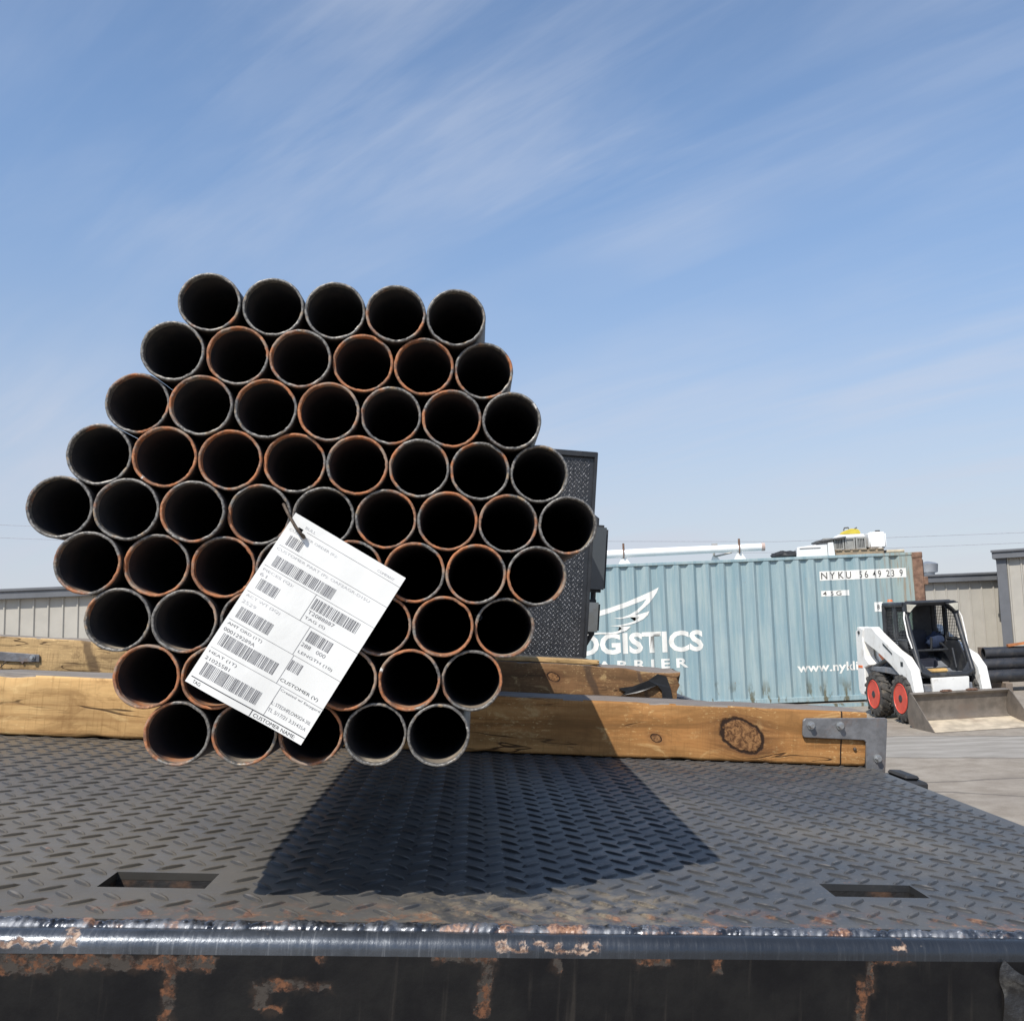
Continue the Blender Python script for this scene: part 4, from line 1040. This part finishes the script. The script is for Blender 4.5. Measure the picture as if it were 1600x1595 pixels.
# side rail, stake pockets, headboard, cab, mirrors, running gear
bm = B()
for x0, x1 in ((DXL + .002, DXL + .06), (DXR - .06, DXR - .002)): box(bm, (x0, .805, DZ - .12), (x1, DY1, DZ - .0075))
for y in [1.2 + .6 * k for k in range(9)]: box(bm, (DXL + .065, y, DZ - .10), (DXR - .065, y + .05, DZ - .0075))
fix(bm); obj('side_rail', bm, M_BLACK, truck, TL(), bev=.003)
for y in (1.60, 2.9, 4.2):
    bm = B(); box(bm, (DXR + .001, y, DZ - .10), (DXR + .050, y + .10, DZ - .004))
    box(bm, (DXR + .012, y + .012, DZ - .0038), (DXR + .040, y + .088, DZ + .004))
    fix(bm); obj('stake_pocket', bm, M_BLACK_MATT, truck, TL(), bev=.004)
HBX = .750; HTOP = 1.155
V, F = lug_arrays(DXL, HBX - .03, 0, HTOP - DZ - .04, .0305, .026, .0065, .0036, None, 3)
me = bpy.data.meshes.new('tmp'); me.from_pydata([(x, -z, y) for x, y, z in V], [], [f[::-1] for f in F])
bm = B(); bm.from_mesh(me); bpy.data.meshes.remove(me)
bmesh.ops.recalc_face_normals(bm, faces=bm.faces[:])
box(bm, (DXL, .0001, 0), (HBX, .01, HTOP - DZ)); 
hb = obj('headboard', bm, M_HEAD, truck, TL(Matrix.Translation((0, DY1 - .02, DZ))), smooth=75)
bm = B(); box(bm, (DXL, DY1 - .045, HTOP - .035), (HBX - .001, DY1 - .021, HTOP + .004)); box(bm, (HBX - .018, DY1 - .0445, DZ), (HBX + .004, DY1 - .012, HTOP + .003)); box(bm, (DXL - .004, DY1 - .0445, DZ), (DXL + .018, DY1 - .012, HTOP + .003)); fix(bm)
fr = obj('headboard_frame', bm, M_BLACK, truck, TL(), bev=.004)
bm = B()
prism(bm, [(6.75, -.35), (6.75, .85), (6.9, .98), (7.9, .98), (8.25, .45), (8.4, .0), (9.1, -.12), (9.2, -.7), (9.1, -.95), (6.75, -.95)], 0, DXL + .05, DXR - .05); fix(bm)
cabm = simple('cab_paint', (.55, .56, .58), .35); cb = obj('cab', bm, cabm, truck, TL(), bev=.05, seg=3, smooth=50)
bm = B(); box(bm, (-.95, 6.735, .25), (.3, 6.748, .75)); fix(bm); obj('rear_window', bm, M_BLACK, cb)
bm = B()
for s, x in ((1, DXR), (-1, DXL)): tube(bm, [(x - s * .04, 8.0, .90), (x + s * .14, 7.92, .90), (x + s * .20, 7.9, .86), (x + s * .21, 7.9, -.10), (x + s * .16, 7.92, -.20), (x - s * .04, 8.0, -.22)], .022, 10)
# arm drawn near the mirror
obj('mirror_arm', bm, M_BLACK_MATT, truck, TL(), smooth=40)
for s, x in ((1, DXR), (-1, DXL)):
    for (z0, z1, x0, x1) in ((.245, .80, .06, .295), (-.10, .185, .05, .262)):
        a, b = sorted((x + s * x0, x + s * x1))
        bm = B(); box(bm, (a, 7.80, z0), (b, 7.90, z1)); fix(bm); mi_ = obj('mirror', bm, M_BLACK_MATT, truck, TL(), bev=.035, seg=4, smooth=50)
        bm = B(); box(bm, (a + .018, 7.792, z0 + .022), (b - .018, 7.798, z1 - .022)); fix(bm); obj('mirror_glass', bm, M_GLASS_DARK if z0 > 0 else M_MIRROR, mi_, bev=.002)
bm = B()
for x in (-.75, .09): box(bm, (x - .04, .95, DZ - .34), (x + .04, 9.0, DZ - .125))
fix(bm); obj('chassis_rail', bm, M_BLACK, truck, TL())
for (x, y) in ((-1.22, 3.4), (.55, 3.4), (-1.22, 8.2), (.55, 8.2)):
    pw = T(x, y, -1.0); zc = .42
    # set each wheel on the ground, local height found along the truck's own z
    dz_ = (zc - pw.z) / TM[2][2]
    wh = empty('wheel', Matrix.Identity(4)); wh.parent = truck; wh.matrix_local = TL(Matrix.Translation((x, y, -1.0 + dz_)))
    bm = B(); lathe(bm, [(-.13, .25), (-.14, .36), (-.11, .41), (.11, .41), (.14, .36), (.13, .25)], (0, 0, 0), (1, 0, 0), 32, closed=True); fix(bm); obj('tyre', bm, M_TYRE, wh, smooth=40)
    bm = B(); lathe(bm, [(-.12, .25), (-.06, .2), (.06, .2), (.12, .25)], (0, 0, 0), (1, 0, 0), 24); fix(bm); obj('rim', bm, M_STEEL, wh, smooth=40)

# ------------------------------------------------------------------ timbers
def bolt(x, y, z, parent, r=.0056):
    bm = B()
    lathe(bm, [(0, r * 1.35), (-.0025, r * 1.35)], (x, y, z), (0, 1, 0), 18)
    lathe(bm, [(-.0026, r), (-.009, r), (-.0105, r * .8)], (x, y, z), (0, 1, 0), 6)
    fix(bm); obj('bolt', bm, M_ZINC, parent, smooth=30)
F_X0, F_X1, F_Y, F_H, F_D = -1.36, .728, 1.723, .0985, .115
w_front = mat_wood('sawn_orange_timber', knots=((1.853, .046, .033), (1.695, .036, .008)), joints=(F_X1 - F_X0 - .047,))
w_top = mat_wood('weathered_timber_top', base=((.34, .22, .12), (.46, .32, .18)), grey=.85)
t = empty('front_timber', TM @ Matrix.Translation((F_X0, F_Y, DZ + .0022)))
tag(t, 'thick orange brown timber lying across the bed, nearest the camera, with a big dark knot', 'timber', 'timbers across the truck bed')
obj('beam', timber_mesh(F_X1 - F_X0, F_D, F_H, .0010, chips=((.32, .50, 't', .0015), (.9, 1.0, 'b', .002)), seed=2), [w_front, w_top], t, smooth=50)
zT = F_H
bx0, bx1 = .604 - F_X0, .7655 - F_X0
BRK = simple('scraped_steel_bracket', (.20, .20, .205), .5, .45, .2, 40, .2, 150, (.22, .12, .07), .45, None, 26)
bm = B()
prism(bm, [(bx0, .052), (bx0 + .003, .0485), (bx1 - .044, .048), (bx1 - .040, .044), (bx1 - .0385, -.012), (bx1 - .002, -.014), (bx1, zT - .012), (bx1 - .003, zT - .0085), (bx0 + .004, zT - .0155), (bx0, zT - .02)], 1, -.008, -.002); fix(bm)
br = obj('corner_bracket', bm, BRK, t, bev=.0012)
for x, z in ((bx0 + .0145, .071), (bx0 + .070, .0725), (bx1 - .018, .0165)): bolt(x, -.0082, z, br)
bm = B(); box(bm, (bx1 - .0385, -.0015, -.01), (bx1 - .0325, .09, .085)); fix(bm); obj('bracket_flange', bm, M_BLACK, br)
bm = B(); lathe(bm, [(0, .0032), (-.003, .0030), (-.004, .001)], (F_X1 - F_X0 - .022, -.0008, .031), (0, 1, 0), 10); fix(bm); obj('nail_head', bm, M_WIRE, t, smooth=40)

S_X0, S_X1, S_Y = -1.46, .66, 3.10
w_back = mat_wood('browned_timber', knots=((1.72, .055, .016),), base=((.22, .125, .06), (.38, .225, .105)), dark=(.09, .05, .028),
                  shadow_bands=((1.865, .018, (.07, .045, .03), .8), (.35, .020, (.08, .05, .03), .75), (2.03, .010, (.08, .05, .035), .7)))  # three slanting shadow bands painted into the wood colour
t = empty('rear_timber', TM @ Matrix.Translation((S_X0, S_Y, DZ + .0022)))
tag(t, 'darker brown timber lying across the bed behind the first one, with split ends', 'timber', 'timbers across the truck bed')
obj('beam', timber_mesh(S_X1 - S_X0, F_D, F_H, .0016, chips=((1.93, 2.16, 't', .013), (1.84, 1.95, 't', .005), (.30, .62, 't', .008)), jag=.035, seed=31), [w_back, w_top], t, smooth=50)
# bent straps at both ends
bm = B()
OFS = .10
pts = [(1.83, .030), (1.875, .038), (1.925, .060), (1.955, .082), (1.985, .074), (2.00, .040), (2.01, -.002), (1.975, -.002), (1.972, .028), (1.955, .046), (1.93, .034), (1.89, .018), (1.85, .010), (1.835, .002), (1.855, .018)]
prism(bm, [(x + OFS, z) for x, z in pts], 1, -.006, -.002); fix(bm)
for v in bm.verts: v.co.y += -.012 * math.sin((v.co.x - OFS - 1.83) * 17) ** 2
obj('bent_strap', bm, M_BLACK, t)
bm = B(); prism(bm, [(-.0, .055), (.185, .05), (.188, .028), (.145, .026), (.143, .018), (.136, .026), (-.0, .026)], 1, -.007, -.002); fix(bm)
lb = obj('corner_bracket', bm, M_STEEL, t, bev=.001)
bolt(.168, -.0072, .040, lb, .006)
bm = B(); tube(bm, [(.0, -.012, .004), (.025, -.012, .004), (.024, -.012, .034), (.07, -.012, .038), (.08, -.012, .002), (.10, -.014, .026)], .0024, 6); obj('wire_loop', bm, M_WIRE, lb)
PL0, PL1 = -1.0, .405
w_pl = mat_wood('thin_pale_lath', base=((.50, .32, .14), (.66, .46, .22)))
t2 = obj('wood_lath', timber_mesh(PL1 - PL0, .085, .0145, .0006, seed=55), [w_pl, w_pl], smooth=50)
t2.matrix_world = TM @ Matrix.Translation((PL0, S_Y + .008, DZ + .0022 + F_H + .0008))
tag(t2, 'thin flat lath lying on top of the darker timber under the pipes', 'lath')

# ------------------------------------------------------------------ the bundle of 61 pipes
PX0, PZ0, PY0, PHI, ALF, BET, PD = -.12396, .07070, .77348, .03261, .0030, .0153, .0483
RUST = [[.25, .05, .10, .35, .05], [.15, .62, .6, .72, .70, .42], [.45, .45, .58, .78, .50, .62, .12], [.15, .85, .92, .62, .78, .45, .30, .12],
        [.12, .28, .55, .40, .25, .62, .72, .50, .30], [.48, .75, .78, .6, .85, .72, .70, .58], [.2, .42, .6, .7, .66, .80, .42],
        [.92, .80, .8, .85, .78, .40], [.72, .40, .78, .22, .12]]
def pipe_mesh(seed, L=5.62, Ro=.02395, Ri=.0217, seg=72):
    bm = B(); rr = random.Random(seed)
    def nz(a, f, s, k): return noise.noise(Vector((math.cos(a) * f + s, math.sin(a) * f, k + seed * 3.1)))
    rings = []
    # from far outer, near outer lip, face, near inner lip, deep inner
    spec = [(L, Ro, 0, 0), (.012, Ro, .00006, 0), (.0011, Ro, .00016, .0), (.0002, Ro - .00035, .00022, .00035), (0, Ro - .0008, .00014, .0004), (0, Ri + .0006, .00014, .0004), (.0004, Ri + .0001, .00034, .0003), (.0016, Ri, .00022, 0), (.006, Ri, .00010, 0), (.03, Ri, .00004, 0), (.3, Ri, 0, 0), (L, Ri, 0, 0)]
    for y, r, jr, jy in spec:
        ring = []
        for k in range(seg):
            a = 2 * math.pi * k / seg
            r2 = r + (nz(a, 3, 0, 1) * .7 + nz(a, 9, 5, 2) * .7 + (rr.random() - .5) * .5) * jr * 1.7
            y2 = y + (nz(a, 2.5, 2, r * 100) + (rr.random() - .5) * .4) * jy * 1.8
            ring.append(bm.verts.new((r2 * math.cos(a), y2, r2 * math.sin(a))))
        rings.append(ring)
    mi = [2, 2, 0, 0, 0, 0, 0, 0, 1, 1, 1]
    for i, (a, b) in enumerate(zip(rings, rings[1:])):
        for k in range(seg):
            bm.faces.new((a[k], b[k], b[(k + 1) % seg], a[(k + 1) % seg])).material_index = mi[i]
    a, b = rings[-1], rings[0]
    for k in range(seg): bm.faces.new((a[k], b[k], b[(k + 1) % seg], a[(k + 1) % seg])).material_index = 2
    fix(bm)
    me = bpy.data.meshes.new('steel_pipe'); bm.to_mesh(me); bm.free()
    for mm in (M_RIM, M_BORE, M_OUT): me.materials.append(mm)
    me.polygons.foreach_set('use_smooth', [True] * len(me.polygons)); me.set_sharp_from_angle(angle=R(50))
    return me
pm = [pipe_mesh(i) for i in range(8)]
ORD = ['first', 'second', 'third', 'fourth', 'fifth', 'sixth', 'seventh', 'eighth', 'ninth']
ROWN = ['top row', 'second row from the top', 'third row from the top', 'fourth row from the top', 'widest middle row', 'fourth row from the bottom', 'third row from the bottom', 'second row from the bottom', 'bottom row']
BEHIND = {(5, 3), (5, 4), (6, 2), (6, 3), (7, 1), (7, 2), (8, 1), (8, 2), (6, 4)}
cph, sph = math.cos(PHI), math.sin(PHI)
pipe0 = None; idx = 0
for r in range(9):
    cnt = 9 - abs(r - 4)
    for k in range(cnt):
        lx = (k - (cnt - 1) / 2) * PD; lz = (4 - r) * math.sqrt(3) / 2 * PD
        x = PX0 + lx * cph - lz * sph; z = PZ0 + lx * sph + lz * cph
        y = PY0 + ALF * (x - PX0) + BET * (z - PZ0) + rnd.uniform(-.0035, .0030)
        ru = RUST[r][k]
        me = pm[idx % 8]
        if pipe0 is None:
            pipe0 = bpy.data.objects.new('steel_pipe', me); p = pipe0
        else:
            p = pipe0.copy(); p.data = me
        C.objects.link(p)
        p.matrix_world = TM @ Matrix.Translation((x, y, z))
        p.color = (ru, rnd.random(), 0, 1)
        tone = 'grey rimmed' if ru < .35 else ('brown and grey rimmed' if ru < .6 else 'orange rusty rimmed')
        lab = '%s pipe, %s from the left in the %s' % (tone, ORD[k], ROWN[r])
        if (r, k) in BEHIND: lab = lab.replace(' rimmed', '') + ', behind tag'
        tag(p, lab, 'pipe', 'steel pipes in the hexagonal bundle')
        idx += 1

# ------------------------------------------------------------------ the tag on its wire
def ray_local(ppx, ppy, y):
    dx, dy = (ppx - 955) / 1500, (ppy - 797.5) / 1500
    # camera frame to truck frame
    wv = Vector((CX.x * dx + CX.y * dy + CX.z, CY.x * dx + CY.y * dy + CY.z, CZ.x * dx + CZ.y * dy + CZ.z))
    lv = TM.to_3x3().transposed() @ wv
    return lv * (y / lv.y)
yT = .7655
TLc, TRc, BRc, BLc = ray_local(462, 801, yT), ray_local(634, 903, yT - .001), ray_local(470, 1164, yT - .007), ray_local(289, 1063.5, yT - .006)
def tagp(u, v, off=0.0):
    p = (TLc * (1 - u) + TRc * u) * (1 - v) + (BLc * (1 - u) + BRc * u) * v
    bend = -.0025 * math.sin(math.pi * v) * (.4 + .6 * u) - .0012 * math.sin(math.pi * 2 * u) * v
    return Vector((p.x, p.y + bend - off, p.z))
HX = tagp(.085, .075)
tg = empty('shipping_tag', TM @ Matrix.Translation(HX))
tag(tg, 'white printed paper tag with barcodes wired to the front of the pipe bundle', 'tag')
def mat_paper():
    mt, n = new_mat('tag_card'); vec = n.coord()
    a = n.noise(vec, 30, 4); c = n.mix(n.mapr(a, .4, .7), (.72, .72, .695), (.78, .78, .755))
    n.out(c, .55, 0, n.bump(n.noise(vec, 18, 3, .5, 1.0), .25, .003), .3)
    return mt
Mp = Matrix.Translation(-HX)
bm = B(); NU, NV = 24, 36
for sgn, off in ((1, 0.0), (-1, -.0004)):
    g_ = [[bm.verts.new(tagp(i / NU, j / NV, off)) for i in range(NU + 1)] for j in range(NV + 1)]
    for j in range(NV):
        for i in range(NU):
            if i == 2 and j == 2: continue      # punched hole
            q = (g_[j][i], g_[j][i + 1], g_[j + 1][i + 1], g_[j + 1][i]); bm.faces.new(q if sgn < 0 else q[::-1])
bm.transform(Mp); obj('card', bm, mat_paper(), tg, smooth=60)
M_INK = simple('grey_print', (.17, .17, .18), .7, 0, .3, 60); M_INKL = simple('faint_print', (.42, .42, .43), .7, 0, .15, 60); M_INKD = simple('black_print', (.03, .03, .035), .6)
def quad_uv(bm, u0, v0, u1, v1, mi=0, off=.00012):
    n = max(1, int(max(abs(u1 - u0), abs(v1 - v0)) * 24)); hor = abs(u1 - u0) > abs(v1 - v0)
    for k in range(n):
        a, b = k / n, (k + 1) / n
        c4 = ((u0 + (u1 - u0) * a, v0), (u0 + (u1 - u0) * b, v0), (u0 + (u1 - u0) * b, v1), (u0 + (u1 - u0) * a, v1)) if hor else ((u0, v0 + (v1 - v0) * a), (u1, v0 + (v1 - v0) * a), (u1, v0 + (v1 - v0) * b), (u0, v0 + (v1 - v0) * b))
        f = bm.faces.new([bm.verts.new(tagp(*q, off)) for q in c4]); f.material_index = mi
bm = B()
for v, u0, u1 in ((.058, .16, 1), (.182, .03, 1), (.307, .02, 1), (.462, .02, 1), (.628, .02, 1), (.792, .02, 1)): quad_uv(bm, u0, v, u1, v + .0020)
for u, v0, v1 in ((.482, .307, .462), (.575, .462, .628), (.588, .628, .792), (.634, .792, .960)): quad_uv(bm, u, v0, u + .004, v1)
bm.transform(Mp); obj('ruled_lines', bm, M_INK, tg)
bm = B(); quad_uv(bm, .02, .960, 1.0, .9645, 0, .00016); quad_uv(bm, .545, .9645, .551, .998, 0, .00014); bm.transform(Mp); obj('thick_line', bm, M_INKD, tg)
br_ = random.Random(12)
bars = ((.065, .19, .112, .168), (.066, .595, .236, .296), (.06, .235, .376, .434), (.50, .90, .324, .384), (.052, .337, .546, .608), (.60, .80, .480, .538), (.051, .53, .702, .768), (.598, .70, .652, .708), (.058, .542, .868, .938))
for (u0, u1, v0, v1) in bars:
    bm = B(); u = u0; last = False
    while u < u1:
        wbar = br_.choice((.0042, .0042, .0085, .0042, .0105)); gap = br_.choice((.0042, .0045, .0085))
        quad_uv(bm, u, v0, min(u + wbar, u1), v1); u += wbar + gap
    bm.transform(Mp); obj('barcode', bm, M_INK, tg)
def words(lst, mat, bold=0.0):
    bm = B()
    for s, u0, u1, v, h in lst:
        b2 = B(); text_into(b2, s, (0, 0, 0), (1, 0, 0), (0, 1, 0), 1.0, 1.0, bold)
        me = bpy.data.meshes.new('t')
        for vv in b2.verts: vv.co = tagp(u0 + vv.co.x * (u1 - u0), v - vv.co.y * h, .00013)
        b2.to_mesh(me); b2.free(); bm.from_mesh(me); bpy.data.meshes.remove(me)
    bm.transform(Mp); return obj('printed_text', bm, mat, tg)
words((('CUSTOMER ORDER (K):', .03, .46, .098, .017), ('CUSTOMER PART (P): OAF2AGR-D15U', .03, .86, .214, .018), ('PIECES (Q):', .03, .30, .340, .017), ('61', .03, .09, .366, .017),
       ('BULL', .13, .22, .047, .014), ('COMPANY', .78, .93, .047, .014),
       ('ACT WT (2Q)', .03, .33, .494, .018), ('2529', .03, .15, .528, .018)), M_INKL)
words((('AMT ORD (1T)', .03, .33, .660, .018), ('000129289A', .03, .30, .692, .018), ('HEAT (1T)', .03, .27, .826, .018), ('21025581', .03, .24, .858, .018),
       ('T2088887', .50, .73, .412, .019), ('TAG (S)', .50, .68, .446, .018), ('288   000', .59, .80, .570, .020), ('LENGTH (10)', .60, .90, .612, .019),
       ('Created w/ Easygard', .645, .99, .820, .016), ('L: STEDHFLOWX24-30L', .64, .98, .895, .018), ('TL 5/17/21 3:31435A', .64, .97, .932, .018)), M_INK)
words((('CUSTOMER (V)', .60, .93, .778, .021), ('TAG:', .05, .12, .990, .018), ('CUSTOMER NAME:', .57, .93, .992, .019)), M_INKD)
# wire
bm = B()
wp = [ray_local(449, 792, .800), ray_local(445, 789, .775), ray_local(443, 788, .764), ray_local(447, 796, .7605), ray_local(453, 808, .7590), ray_local(462, 823, .7585), ray_local(470, 834, .7585), ray_local(474, 838, .7605), ray_local(475, 840, .768), ray_local(473, 838, .7745)]
tube(bm, wp, [.0011, .0011, .0012, .0013, .0013, .0013, .0014, .0016, .0015, .0012], 8); bm.transform(Mp); obj('tie_wire', bm, M_WIRE, tg, smooth=60)
